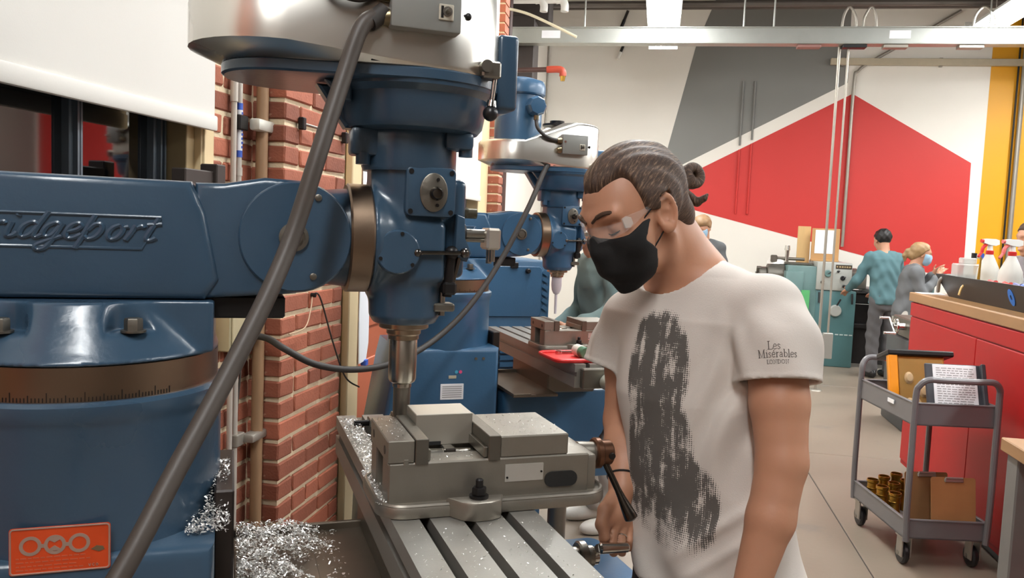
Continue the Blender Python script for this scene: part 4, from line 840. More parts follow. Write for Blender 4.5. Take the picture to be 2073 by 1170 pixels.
# ------------------------------------------------------------------ red bench with wooden top, at the right
REDB = mat('red enamel cabinet', (164, 8, 14), .45, 0, .08, 3, spec=.3); WOODT = mat('tan bench wood', (152, 114, 74), .5, 0, .2, 3, .08, 40, stretch=(8, 1, 8))
rb = empty('red_workbench', (1.75, 4.8, 0)); tag(rb, 'long red cabinet bench with a tan wooden top behind the cart', 'workbench')
obj('cabinet_body', box(NB(), 0, .85, -1.2, 1.20, .06, 1.20, .006, 1), REDB, rb); obj('plinth', box(NB(), .04, .83, -1.18, 1.18, 0, .06), BLACKPL, rb)
obj('bench_top', box(NB(), -.02, .88, -1.22, 1.222, 1.198, 1.258, .004, 1), WOODT, rb)
for y0, y1 in ((-1.18, -.003), (.003, 1.18)):
    for z0, z1 in ((.1, 1.092),): obj('cabinet_door', box(NB(), -.012, .002, y0, y1, z0, z1, .004, 1), REDB, rb)
obj('bench_rail', box(NB(), -.014, .002, -1.19, 1.19, 1.10, 1.19, .003, 1), REDB, rb)
g2 = empty('side_bench', (1.40, 2.6, 0)); tag(g2, 'corner of a tan topped bench with a grey leg at the right edge', 'workbench')
obj('bench_top', box(NB(), -.03, .9, -.9, .85, .80, .852, .004, 1), WOODT, g2); GLEG = mat('grey bench leg', (112, 110, 108), .45, .2)
for x, y in ((.03, .77), (.03, -.85), (.8, .77), (.8, -.85)): obj('leg', box(NB(), x - .045, x + .045, y - .05, y + .05, 0, .80, .006, 1), GLEG, g2)
obj('apron', box(NB(), .02, .85, .74, .77, .70, .80, .003, 1), GLEG, g2); obj('lower_shelf', box(NB(), .06, .8, -.8, .7, .15, .18, .003, 1), REDB, g2)
tag(obj('paper_sheet', box(NB(), 1.45, 1.66, 3.1, 3.38, .8525, .8535), PAPER), 'white paper lying on the grey legged side bench', 'paper')
# black bin with bottles
bt = empty('black_bin', (2.13, 5.02, 1.2585)); bt.scale = (1, 1, 1.35); tag(bt, 'long black tapered bin with a round blue sticker on the red bench', 'bin')
t = NB(); a_, b_ = (-.24, .24, -.72, .72), (-.29, .29, -.86, .86)
def rect(q, z): return [(q[0], q[2], z), (q[1], q[2], z), (q[1], q[3], z), (q[0], q[3], z)]
loft(t, [rect(a_, 0), rect(b_, .105), rect((b_[0] + .012, b_[1] - .012, b_[2] + .012, b_[3] - .012), .105), rect((a_[0] + .012, a_[1] - .012, a_[2] + .012, a_[3] - .012), .01)]); obj('bin_shell', t, mat('black sheet bin', (28, 28, 32), .4), bt, ang=20)
t = NB(); lathe(t, [(.012, 0), (.036, 0), (.036, .002), (.012, .002), (.012, 0)], 24, Matrix.Translation((-.2665, -.30, .053)) @ Matrix.Rotation(-2.015, 4, 'Y'), cap=False); obj('round_sticker', t, mat('blue sticker', (34, 108, 196), .5), bt)
ZB = 1.269
jg = empty('plastic_jug', (1.98, 5.705, ZB)); jg.scale = (1, 1, 1.3); tag(jg, 'clear rectangular plastic jug standing in the black bin', 'jug')
CLEARP = mat('cloudy clear plastic', (214, 216, 212), .25, 0, .04, 8, alpha=.55)
t = NB(); prism(t, rrect(-.085, .085, -.06, .06, .02), 0, .16, None, .006, 1); prism(t, rrect(-.05, .04, -.04, .04, .015), .16, .19, None, .005, 1); obj('jug_body', t, CLEARP, jg); t = NB(); tube(t, [(.02, 0, .185), (.06, 0, .20), (.085, 0, .17), (.086, 0, .10)], .011, 10); obj('jug_handle', t, CLEARP, jg)
t = NB(); cyl(t, (.03, .0, .19), (.03, .0, .215), .016, n=16); obj('jug_cap', t, BLACKPL, jg); t = NB(); cyl(t, (.075, -.01, .19), (.075, -.01, .215), .012, n=12); obj('spout_tip', t, LB, jg)
def spray(loc, rz, lab, trig, redcap=True):
    o = empty('spray_bottle', loc, rz); tag(o, lab, 'spray bottle', 'spray bottles in the bin'); o.scale = (1.05, 1.05, 1.15)
    t = NB(); lathe(t, [(.0, 0), (.056, .0), (.062, .008), (.062, .13), (.058, .16), (.040, .20), (.022, .235), (.018, .245)], 28); obj('bottle_body', t, mat('milky bottle plastic', (204, 202, 194), .4, 0, .03, 8), o)
    t = NB(); cyl(t, (0, 0, .240), (0, 0, .262), .022, n=20, bev=.002); obj('bottle_collar', t, REDT if redcap else WHITE_PL, o)
    t = NB(); cyl(t, (0, 0, .262), (0, 0, .30), .016, .013, n=16); loft(t, [[(x, y, z) for x, y, z in ((xx, -w, 0 + .292 + a), (xx, w, .292 + a), (xx, w * .8, .325 - b), (xx, -w * .8, .325 - b))] for xx, w, a, b in ((-.055, .010, .010, .004), (-.02, .016, .0, 0), (.025, .017, -.004, .0), (.055, .014, .004, .006))]); obj('spray_head', t, WHITE_PL, o)
    t = NB(); tube(t, [(-.028, 0, .296), (-.052, 0, .275), (-.060, 0, .25), (-.082, 0, .225)], [.010, .010, .008, .006], 8); obj('trigger', t, trig, o)
    t = NB(); cyl(t, (-.055, 0, .312), (-.068, 0, .312), .010, n=12); obj('nozzle', t, trig, o); return o
spray((2.04, 5.54, ZB), .45, 'milky spray bottle with a red trigger beside the clear jug', REDT)
spray((2.06, 5.26, ZB), .35, 'milky spray bottle with pink red trigger nearest the right edge', mat('pink red plastic', (224, 110, 108), .4))
br_ = empty('oil_can', (1.945, 5.42, ZB)); tag(br_, 'brass oil cup with a tall thin spout in the black bin', 'oil can')
BRASS = mat('aged brass', (186, 146, 66), .32, 1, .15, 14, rvar=.1)
t = NB(); lathe(t, [(0, 0), (.05, 0), (.052, .07), (.045, .085), (.015, .10), (.010, .12)], 28); obj('cup_body', t, BRASS, br_); t = NB(); cyl(t, (0, 0, .115), (.004, 0, .26), .0085, .005, n=12); obj('cup_spout', t, BRASS, br_)
t = NB(); tube(t, [(-.11, -.02, .02), (-.085, -.01, .08), (.0, 0, .105), (.10, 0, .10), (.13, 0, .06)], .007, 8); obj('cup_hose', t, mat('amber hose', (226, 188, 120), .3), br_)
for k, (x, y, c, nm, lb) in enumerate(((1.965, 5.22, (196, 40, 36), 'red_clamp', 'red plastic clamp pieces beside the brass cup'), (1.98, 5.05, (206, 60, 50), 'red_clamp', 'red plastic clamp nearer the blue bits in the bin'), (1.99, 4.93, (84, 84, 150), 'blue_clamp', 'violet blue plastic clamp in the black bin'), (1.98, 4.80, (46, 92, 190), 'blue_clamp', 'bright blue plastic clamp at the right end of the bin'))):
    o = empty(nm, (x, y, 1.27)); tag(o, lb, 'clamp'); m_ = mat('clamp plastic %d' % k, c, .4)
    for s in (-1, 1): t = NB(); tube(t, [(0, s * .055, .02), (.012, s * .02, .075), (.0, -s * .012, .105), (-.015, -s * .05, .118)], .013, 8); obj('clamp_arm', t, m_, o)
    t = NB(); cyl(t, (-.02, 0, .088), (.02, 0, .088), .012, n=12); obj('clamp_pivot', t, STEEL, o)
tag(obj('grey_hose', tube(NB(), [(1.86, 5.86, 1.28), (1.85, 5.80, 1.36), (1.88, 5.72, 1.395), (1.93, 5.62, 1.36), (1.96, 5.58, 1.29)], .012, 10), mat('grey hose', (150, 150, 148), .5)), 'grey hose loop at the left end of the black bin', 'hose')
tag(obj('paper_sheet', box(NB(), 1.76, 1.92, 5.86, 6.01, 1.259, 1.260), PAPER), 'white sheet at the left corner of the red bench top', 'paper')

# ------------------------------------------------------------------ grey two-shelf cart
CARTG = mat('grey painted cart', (112, 110, 112), .42, .1, .08, 6, coat=.1)
ct = empty('utility_cart', (1.265, 4.19, 0), radians(9)); tag(ct, 'grey steel two shelf utility cart on black casters', 'cart'); CW, CL = .40, .62
def shelf(z0, z1):
    t = NB(); box(t, 0, CW, 0, CL, z0, z0 + .006); 
    for q in ((0, .006, 0, CL), (CW - .006, CW, 0, CL), (0, CW, 0, .006), (0, CW, CL - .006, CL)): box(t, *q, z0, z1)
    for q in ((-.004, .012, -.004, CL + .004), (CW - .012, CW + .004, -.004, CL + .004), (-.004, CW + .004, -.004, .012), (-.004, CW + .004, CL - .012, CL + .004)): box(t, *q, z1 - .006, z1 + .002, .002, 1)
    obj('shelf', t, CARTG, ct)
shelf(.715, .825); shelf(.150, .245)
def gang(y, s):
    t = NB(); z = .945
    tube(t, [(.006, y, .14), (.0, y, .3), (.0, y, .6), (.0, y, .86), (.01, y + s * .01, .915), (.045, y + s * .02, z), (.12, y + s * .02, z), (CW - .12, y + s * .02, z), (CW - .045, y + s * .02, z), (CW - .01, y + s * .01, .915), (CW, y, .86), (CW, y, .6), (CW, y, .3), (CW - .006, y, .14)], .0155, 10, 6)
    return obj('leg_frame', t, CARTG, ct)
gang(-.012, -1); fg = gang(CL + .012, 1)
t = NB(); cyl(t, (.13, CL + .032, .945), (CW - .11, CL + .032, .945), .0175, n=14); obj('grip_tape', t, mat('red grip tape', (206, 92, 76), .5), fg)
t = NB(); box(t, -.008, -.004, .20, .27, .775, .795); obj('shelf_label', t, PAPER, ct)
for x in (.03, CW - .03):
    for y in (.05, CL - .05):
        e = NB(); box(e, x - .03, x + .03, y - .035, y + .035, .142, .15); box(e, x - .024, x - .018, y - .03, y + .03, .045, .145); box(e, x + .018, x + .024, y - .03, y + .03, .045, .145); cs = obj('caster', e, GALV_D, ct)
        t = NB(); cyl(t, (x - .015, y + .012, .055), (x + .015, y + .012, .055), .055, n=28, bev=.008); obj('wheel', t, BLACKPL, cs); t = NB(); cyl(t, (x - .026, y + .012, .055), (x + .026, y + .012, .055), .012, n=12); obj('axle', t, STEEL, cs)
RC = Matrix.Translation((1.265, 4.19, 0)) @ Matrix.Rotation(radians(9), 4, 'Z')
def cp(x, y, z): return tuple(RC @ Vector((x, y, z)))
# leaning case with orange edge, book of sheets, on the top shelf
cs_ = empty('display_case', cp(.02, .30, .723), radians(9)); cs_.scale = (1, 1.2, 1.36); tag(cs_, 'clear case with an orange edge and dark lid leaning on the cart top', 'case')
tl = Matrix.Rotation(radians(-18), 4, 'X')
t = NB(); box(t, .0, .30, 0, .012, 0, .215, .003, 1, tl); obj('case_back', t, mat('amber case', (196, 132, 44), .35), cs_)
t = NB(); box(t, .0, .045, -.02, .0, 0, .215, .003, 1, tl); obj('orange_edge', t, mat('bright orange plastic', (246, 150, 20), .4), cs_)
t = NB(); box(t, .05, .28, -.018, -.014, .01, .20, .002, 1, tl); obj('case_window', t, mat('smoky amber pane', (190, 150, 90), .15, alpha=.45), cs_)
t = NB(); box(t, -.005, .34, -.025, .10, .213, .235, .005, 1, tl); obj('case_lid', t, BLACK, cs_)
for k in range(5):
    t = NB(); lathe(t, [(0, 0), (.022, 0), (.024, .012), (.015, .022), (0, .024)], 14, tl @ Matrix.Translation((.10 + .036 * (k % 4), -.006, .025 + .05 * (k // 2))) @ Matrix.Rotation(pi / 2, 4, 'X')); obj('packed_part', t, mat('pale packed part', (190, 160, 120), .5), cs_)
bd = empty('open_binder', cp(.10, .045, .723), radians(6)); bd.scale = (1, 1.1, 1.36); tag(bd, 'open binder of printed white sheets leaning on the near cart end', 'binder')
tl = Matrix.Translation((0, .0, 0)) @ Matrix.Rotation(radians(-24), 4, 'X')
t = NB(); box(t, 0, .285, 0, .012, 0, .225, .004, 1, tl); obj('binder_cover', t, mat('dark binder', (62, 64, 70), .5), bd)
t = NB(); box(t, .035, .245, -.004, .0, .01, .220, .001, 1, tl); sh = obj('printed_sheet', t, PAPER, bd)
for k in range(22):
    z = .205 - k * .0088
    t = NB(); x = .05
    while x < .225:
        w = random.uniform(.008, .03); box(t, x, min(x + w, .232), -.0046, -.004, z, z + .003, M=tl); x += w + .006
    obj('print_line', t, mat('grey print', (150, 150, 150), .6), sh)
t = NB(); box(t, .262, .285, -.02, .002, .0, .225, .004, 1, tl); obj('binder_spine', t, MATS['dark binder'], bd)
tag(obj('small_box', box(NB(), 0, .08, 0, .12, 0, .025, .004, 1, Matrix.Translation(cp(.05, .46, .722)) @ Matrix.Rotation(.3, 4, 'Z')), mat('navy plastic', (40, 52, 78), .4)), 'small navy plastic box behind the orange edged case on the cart', 'box')
# brass cups on the lower shelf
cups = [(.05, .50, 0), (.12, .52, 0), (.19, .53, 0), (.05, .38, 0), (.12, .40, 0), (.19, .41, 0), (.07, .27, 0)]
for k, (x, y, _) in enumerate(cups):
    o = empty('brass_cup', cp(x, y, .157), random.uniform(0, 6)); hgt = .135 + .015 * (k % 3)
    t = NB(); lathe(t, [(0, 0), (.026, 0), (.030, .004), (.030, hgt * .3), (.027, hgt * .34), (.027, hgt * .86), (.031, hgt * .9), (.031, hgt), (.027, hgt), (.026, hgt * .5), (0, hgt * .5)], 24); obj('cup_body', t, BRASS, o)
    t = NB(); lathe(t, [(.0275, hgt * .6), (.029, hgt * .62), (.029, hgt * .66), (.0275, hgt * .68)], 24, cap=False); obj('cup_band', t, BRASS, o)
    tag(o, ['brass cup on the lower cart shelf, far left of the back row', 'brass cup on the lower cart shelf, middle of the back row', 'brass cup on the lower cart shelf, right of the back row', 'brass cup on the lower cart shelf, left of the middle row', 'brass cup on the lower cart shelf, middle of the middle row', 'brass cup on the lower cart shelf, right of the middle row', 'nearest single brass cup on the lower cart shelf'][k], 'cup', 'brass cups on the lower cart shelf')
KRAFT = mat('brown clipboard hardboard', (176, 128, 82), .55, 0, .16, 10); KRAFT2 = mat('dark brown hardboard', (136, 98, 62), .6, 0, .16, 10)
for k, (x, y, rz, m_, lb) in enumerate(((.155, .045, 2, KRAFT, 'brown clipboard with a steel clip standing at the front of the lower shelf'), (.06, .12, 4, KRAFT2, 'darker brown clipboard leaning behind the front one on the lower shelf'))):
    o = empty('clipboard', cp(x, y, .157), radians(9 + rz)); tag(o, lb, 'clipboard', 'clipboards on the cart'); tl = Matrix.Rotation(radians(-9), 4, 'X')
    t = NB(); prism(t, rrect(0, .225, 0, .285, .012), 0, .004, tl @ FACE_NEG_Y(0, 0, 0)); obj('board', t, m_, o)
    t = NB(); box(t, .065, .16, -.014, -.004, .262, .28, .003, 1, tl); cyl(t, tl @ Vector((.07, -.012, .282)), tl @ Vector((.155, -.012, .282)), .006, n=12); obj('clip', t, GALV, o)

# ------------------------------------------------------------------ green lathe at the back
TEAL = mat('grey green lathe paint', (96, 126, 124), .42, 0, .08, 3, coat=.1); TEALD = mat('dark green lathe base', (74, 112, 114), .42, 0, .08, 3); LGREY = mat('light grey headstock panel', (170, 172, 166), .42)
la = empty('engine_lathe', (0, 10.7, 0)); tag(la, 'grey green engine lathe against the mural wall', 'lathe')
t = NB(); box(t, 1.62, 1.99, 0, .75, .0, 1.25, .02, 2); obj('gear_end_cover', t, TEAL, la); t = NB(); box(t, 1.60, 1.82, -.03, .72, .06, 1.18, .015, 2); obj('end_door', t, TEAL, la)
t = NB(); box(t, 1.97, 2.39, -.02, .7, .96, 1.31, .015, 2); hd = obj('headstock', t, LGREY, la)
for x, z, r in ((2.10, 1.17, .045), (2.28, 1.12, .03), (2.04, 1.06, .02), (2.22, 1.2, .015), (2.30, 1.02, .02)):
    t = NB(); cyl(t, (x, -.02, z), (x, -.05, z), r, r * .9, 20, .004); kb = obj('dial', t, TEAL if r > .04 else BLACKPL, hd); t = NB(); cyl(t, (x, -.055, z), (x + r, -.06, z + r * .7), .006, n=8); obj('dial_lever', t, BLACKPL, kb)
t = NB(); box(t, 2.19, 2.38, -.024, -.018, 1.235, 1.285); obj('name_strip', t, mat('dark brown strip', (56, 46, 36), .5), hd)
for a, b in ((2.20, 2.215), (2.23, 2.25), (2.26, 2.28), (2.29, 2.305), (2.315, 2.335), (2.345, 2.365)): t = NB(); box(t, a, b, -.026, -.024, 1.25, 1.27); obj('strip_letter', t, mat('tan print', (170, 150, 110), .5), hd)
t = NB(); box(t, 1.98, 2.46, .0, .7, .0, .96, .015, 2); bs = obj('lathe_base', t, TEALD, la)
t = NB(); cyl(t, (2.22, 0, .71), (2.22, -.05, .71), .075, .07, 28, .008); dl = obj('feed_dial', t, LGREY, bs); t = NB(); cyl(t, (2.22, -.03, .75), (2.27, -.05, .86), .01, n=10); obj('feed_lever', t, BLACKPL, dl)
for k in range(8): t = NB(); box(t, 1.99 + .055 * k + (.03 if k > 3 else 0), 2.03 + .055 * k + (.03 if k > 3 else 0), -.006, .002, .405 - (k % 2) * .0, .418); obj('vent_slot', t, mat('pale slot', (188, 200, 196), .5), bs)
for x in (2.02, 2.41): t = NB(); cyl(t, (x, -.004, .93), (x, -.03, .80), .012, n=10); obj('speed_lever', t, BLACKPL, bs)
t = NB(); box(t, 1.80, 1.90, -.04, -.03, .55, .95); obj('green_note', t, mat('green sticker', (90, 176, 110), .5), la)
t = NB(); cyl(t, (1.62, .25, 1.12), (1.40, .25, 1.12), .13, n=30, bev=.01); cyl(t, (1.40, .25, 1.12), (1.30, .25, 1.12), .09, n=24, bev=.01)
for a in range(3): box(t, 1.27, 1.33, .02, .10, -.02, .02, .004, 1, Matrix.Translation((0, .25, 1.12)) @ Matrix.Rotation(a * 2.09, 4, 'X'))
obj('chuck', t, mat('grimy chuck steel', (120, 116, 108), .4, .7, .2, 12), la)
t = NB(); box(t, 2.39, 3.55, .15, .55, .80, .93, .01, 1); box(t, 2.39, 3.55, .12, .22, .93, .955, .004, 1); box(t, 2.39, 3.55, .42, .52, .93, .955, .004, 1); obj('bed', t, mat('dark bed steel', (70, 70, 70), .35, .7), la)
t = NB(); box(t, 2.40, 2.62, .2, .45, .98, 1.2, .02, 2); cyl(t, (2.40, .33, 1.12), (2.52, .33, 1.12), .12, n=28, bev=.01); obj('spindle_chuck', t, MATS['grimy chuck steel'], la)
t = NB(); box(t, 2.62, 2.92, .0, .6, .93, 1.0, .01, 1); box(t, 2.64, 2.9, -.05, .12, .68, .95, .01, 1); ap = obj('carriage', t, mat('mid grey carriage', (112, 116, 116), .42), la)
t = NB(); lathe(t, [(.09, 0), (.11, .008), (.09, .016)], 28, Matrix.Translation((2.74, -.06, .80)) @ Matrix.Rotation(pi / 2, 4, 'X')); obj('handwheel', t, CHROME, ap)
t = NB(); box(t, 3.15, 3.42, .18, .5, .95, 1.2, .03, 2); cyl(t, (3.1, .33, 1.12), (3.5, .33, 1.12), .05, n=20); obj('tailstock', t, TEAL, la)
t = NB(); box(t, 2.46, 3.15, .03, .7, .50, .56, .01, 1); obj('chip_pan', t, BLACK, la); t = NB(); box(t, 3.05, 3.55, .05, .68, .0, .80, .015, 2); obj('tail_base', t, TEALD, la); t = NB(); box(t, 2.46, 3.05, .1, .12, .05, .8); obj('splash_back', t, BLACK, la)
wb_ = empty('wood_board', (1.86, 11.1, 1.25)); tag(wb_, 'narrow pale wood board standing on top of the lathe', 'board'); obj('board_panel', box(NB(), -.08, .08, 0, .02, 0, .50, .004, 1), mat('pale plywood', (206, 170, 116), .5, 0, .12, 6, stretch=(10, 10, 1)), wb_); obj('board_foot', box(NB(), -.09, .09, -.02, .05, 0, .03, .004, 1), MATS['pale plywood'], wb_)
nb = empty('notice_board', (2.11, 11.0, 1.31)); tag(nb, 'brown board with a white paper standing on the lathe headstock', 'board'); obj('board_panel', box(NB(), -.17, .17, 0, .02, 0, .42, .004, 1), mat('tan hardboard', (186, 142, 92), .5, 0, .1, 6), nb); obj('paper', box(NB(), -.13, .10, -.006, -.001, .10, .40), PAPER, nb); obj('board_foot', box(NB(), -.17, .17, -.03, .05, 0, .025, .004, 1), MATS['tan hardboard'], nb)
tp = empty('tool_post', (1.74, 10.95, 1.255)); tag(tp, 'steel tool holder and loose tooling lying on top of the lathe cover', 'tooling')
t = NB(); cyl(t, (-.10, 0, .02), (-.10, 0, .22), .022, .03, 16); cyl(t, (-.10, 0, .18), (-.10, 0, .24), .036, .03, 16); obj('upright_holder', t, CHROME, tp); t = NB(); cyl(t, (-.28, 0, .07), (.12, .02, .07), .02, n=12); box(t, -.3, -.22, -.03, .03, .02, .11, .01, 1); obj('boring_bar', t, STEEL_D, tp); t = NB(); box(t, -.13, .22, -.06, .06, 0, .03, .006, 1); obj('tool_rack', t, STEEL_D, tp)
t = NB(); lathe(t, [(0, .09), (.06, .085), (.11, .06), (.14, .0)], 24, Matrix.Translation((-.2, .1, 0))); obj('white_cap', t, WHITE_PL, tp)
# cross slide with crank handles behind the bench corner
xs_ = empty('cross_slide', (2.22, 7.4, 0)); tag(xs_, 'small machine slide with chrome crank handles left of the red bench', 'machine slide')
t = NB(); box(t, -.12, .3, -.15, .5, 0, .78, .02, 2); obj('slide_base', t, mat('dark slide base', (64, 66, 68), .5), xs_); t = NB(); box(t, -.10, .25, -.12, .4, .78, .95, .01, 1); obj('slide_body', t, STEEL_D, xs_)
t = NB(); cyl(t, (-.10, 0, .88), (-.20, 0, .88), .03, n=16); cyl(t, (-.17, 0, .88), (-.19, 0, .88), .07, n=24, bev=.004); obj('slide_dial', t, CHROME, xs_)
t = NB(); cyl(t, (-.21, -.10, .83), (-.21, .10, .94), .010, n=10); cyl(t, (-.21, -.10, .83), (-.30, -.10, .83), .014, n=12); cyl(t, (-.21, .10, .94), (-.29, .10, .94), .014, n=12); obj('slide_crank', t, CHROME, xs_)
t = NB(); cyl(t, (.0, -.05, .95), (.0, -.05, 1.06), .015, n=12); cyl(t, (-.06, -.05, 1.05), (.07, -.05, 1.08), .012, n=12); obj('slide_lever', t, CHROME, xs_)
t = NB(); box(t, -.16, -.10, -.10, .0, .45, .6, .02, 2); obj('red_handle', t, REDT, xs_)
# red tape on the floor
tag(obj('floor_tape', box(NB(), -.32, .15, 4.50, 4.55, .0005, .002), mat('red floor tape', (224, 92, 78), .5)), 'strip of red tape on the floor behind the crank hand', 'tape')
# ------------------------------------------------------------------ people: one continuous body each, clothes and hair as children
SKIN = mat('light tan skin', (182, 132, 104), .5, 0, .07, 12, .06, 160, sss=.15)
def skinmat(n, c): return mat(n, c, .5, 0, .06, 12, sss=.2)

# ---------------- the masked operator at the nearest mill
J = {
'headc': (-0.0360, 1.5756, 1.6418), 'neck0': (0.0048, 1.6043, 1.5918), 'neck1': (0.0675, 1.6547, 1.5090), 'ch0': (0.0737, 1.6538, 1.4847), 'ch1': (0.0820, 1.6449, 1.4170), 'ch2': (0.0959, 1.6316, 1.2818), 'ch3': (0.1210, 1.6207, 1.0880), 'ch4': (0.1453, 1.6136, 0.9429), 'pelv': (0.1544, 1.6091, 0.8654), 'Lsh': (0.1984, 1.5419, 1.4653), 'Lel': (0.2307, 1.4412, 1.2138), 'Lfa': (0.2144, 1.4157, 1.1206), 'Lwr': (0.1755, 1.3817, 0.9703), 'Lsh2': (0.2173, 1.4999, 1.4067), 'Rsh': (-0.0429, 1.7398, 1.4142), 'Rel': (-0.0518, 1.7212, 1.1992), 'Rwr': (-0.0436, 1.6171, 1.0878), 'palm': (-0.0481, 1.5898, 1.0480), 'i1': (-0.0688, 1.5604, 1.0313), 'm1': (-0.0547, 1.5762, 1.0192), 'r1': (-0.0396, 1.5926, 1.0128), 'p1': (-0.0257, 1.6094, 1.0142), 'i2': (-0.0718, 1.5357, 1.0087), 'm2': (-0.0558, 1.5487, 0.9966), 'r2': (-0.0392, 1.5654, 0.9901), 'p2': (-0.0246, 1.5854, 0.9910), 'i3': (-0.0677, 1.5535, 0.9806), 'm3': (-0.0527, 1.5686, 0.9704), 'r3': (-0.0368, 1.5843, 0.9660), 'p3': (-0.0241, 1.6021, 0.9695), 'i4': (-0.0632, 1.5793, 0.9750), 'm4': (-0.0490, 1.5934, 0.9670), 'r4': (-0.0348, 1.6078, 0.9630), 'p4': (-0.0227, 1.6215, 0.9672), 't0': (-0.0581, 1.5899, 1.0720), 't1': (-0.0740, 1.5614, 1.0561), 't2': (-0.0782, 1.5425, 1.0328), 't3': (-0.0681, 1.5327, 1.0141), 'bun': (0.0594, 1.6489, 1.7121), 'buntail': (0.0579, 1.6453, 1.6695), 'buntail2': (0.0832, 1.6394, 1.6682), 'bunbase': (0.0390, 1.6338, 1.6952)
}
J = {k: np.array(v, np.float32) for k, v in J.items()}
HA = np.array([(-0.6365, -0.6284, -0.4472), (0.6679, -0.7390, 0.0878), (-0.3857, -0.2428, 0.8901)], np.float32)   # head axes: forward, left, up
HC = J['headc']; BF = np.array((-.5308, -.8475)); BL = np.array((.8475, -.5308))
def hw(f, l, u): return HC + np.array((f, l, u), np.float32) @ HA
def head_sdf(q):
    """q in head axes (forward, left, up)"""
    m = q * np.array((1, -1, 1), np.float32); am = np.stack([q[:, 0], np.abs(q[:, 1]), q[:, 2]], 1)
    d = sun([ell(q, (.004, 0, .030), (.106, .0775, .089)), ell(q, (.056, 0, -.012), (.060, .061, .085)), ell(q, (.050, 0, -.078), (.056, .050, .042))], .03)
    d = smin(d, np.linalg.norm(q - np.array((.094, 0, -.112), np.float32), axis=1) - .017, .03)                      # chin
    d = smin(d, ell(am, (.074, .042, -.034), (.032, .026, .028)), .025)                                            # cheek
    d = smin(d, rc(am, (.113, .006, .028), (.098, .046, .030), .009, .008), .016)                                  # brow
    d = smax(d, -ell(am, (.118, .034, .006), (.019, .020, .013)), .014)                                            # socket
    d = smin(d, ell(am, (.094, .033, .004), (.0135, .0155, .0125)), .004)                                          # lids
    d = smin(d, rc(q, (.112, 0, .012), (.129, 0, -.028), .0085, .0115), .016); d = smin(d, ell(am, (.119, .011, -.034), (.011, .009, .009)), .008)
    d = smin(d, ell(q, (.118, 0, -.070), (.014, .024, .014)), .014)                                                # lips
    # ear
    e = am - np.array((.012, .0755, -.008), np.float32); t = .25; ef = e[:, 0] * cos(t) + e[:, 2] * sin(t); eu = -e[:, 0] * sin(t) + e[:, 2] * cos(t); el = e[:, 1] + .35 * ef
    E_ = np.stack([ef, el, eu], 1); rim = np.abs(np.sqrt((ef / .0165) ** 2 + (eu / .030) ** 2 + 1e-9) - 1) * .0165
    ear = np.sqrt(rim ** 2 + (el - .004) ** 2) - .0042; ear = smin(ear, ell(E_, (0, -.003, 0), (.016, .0045, .029)), .003); ear = smin(ear, ell(E_, (.002, .001, -.027), (.009, .006, .009)), .004)
    ear = smin(ear, rc(E_, (-.004, .002, .012), (-.002, .002, -.014), .0035, .0035), .004)
    ear = smax(ear, -ell(E_, (.004, .007, -.004), (.008, .0085, .011)), .003); ear = smax(ear, -ell(E_, (-.001, .006, .014), (.007, .004, .008)), .003)
    return smin(d, ear, .004)
def finger(P, ks, r): return chain(P, [J[k] for k in ks], [r, r * .93, r * .86, r * .74], .003)
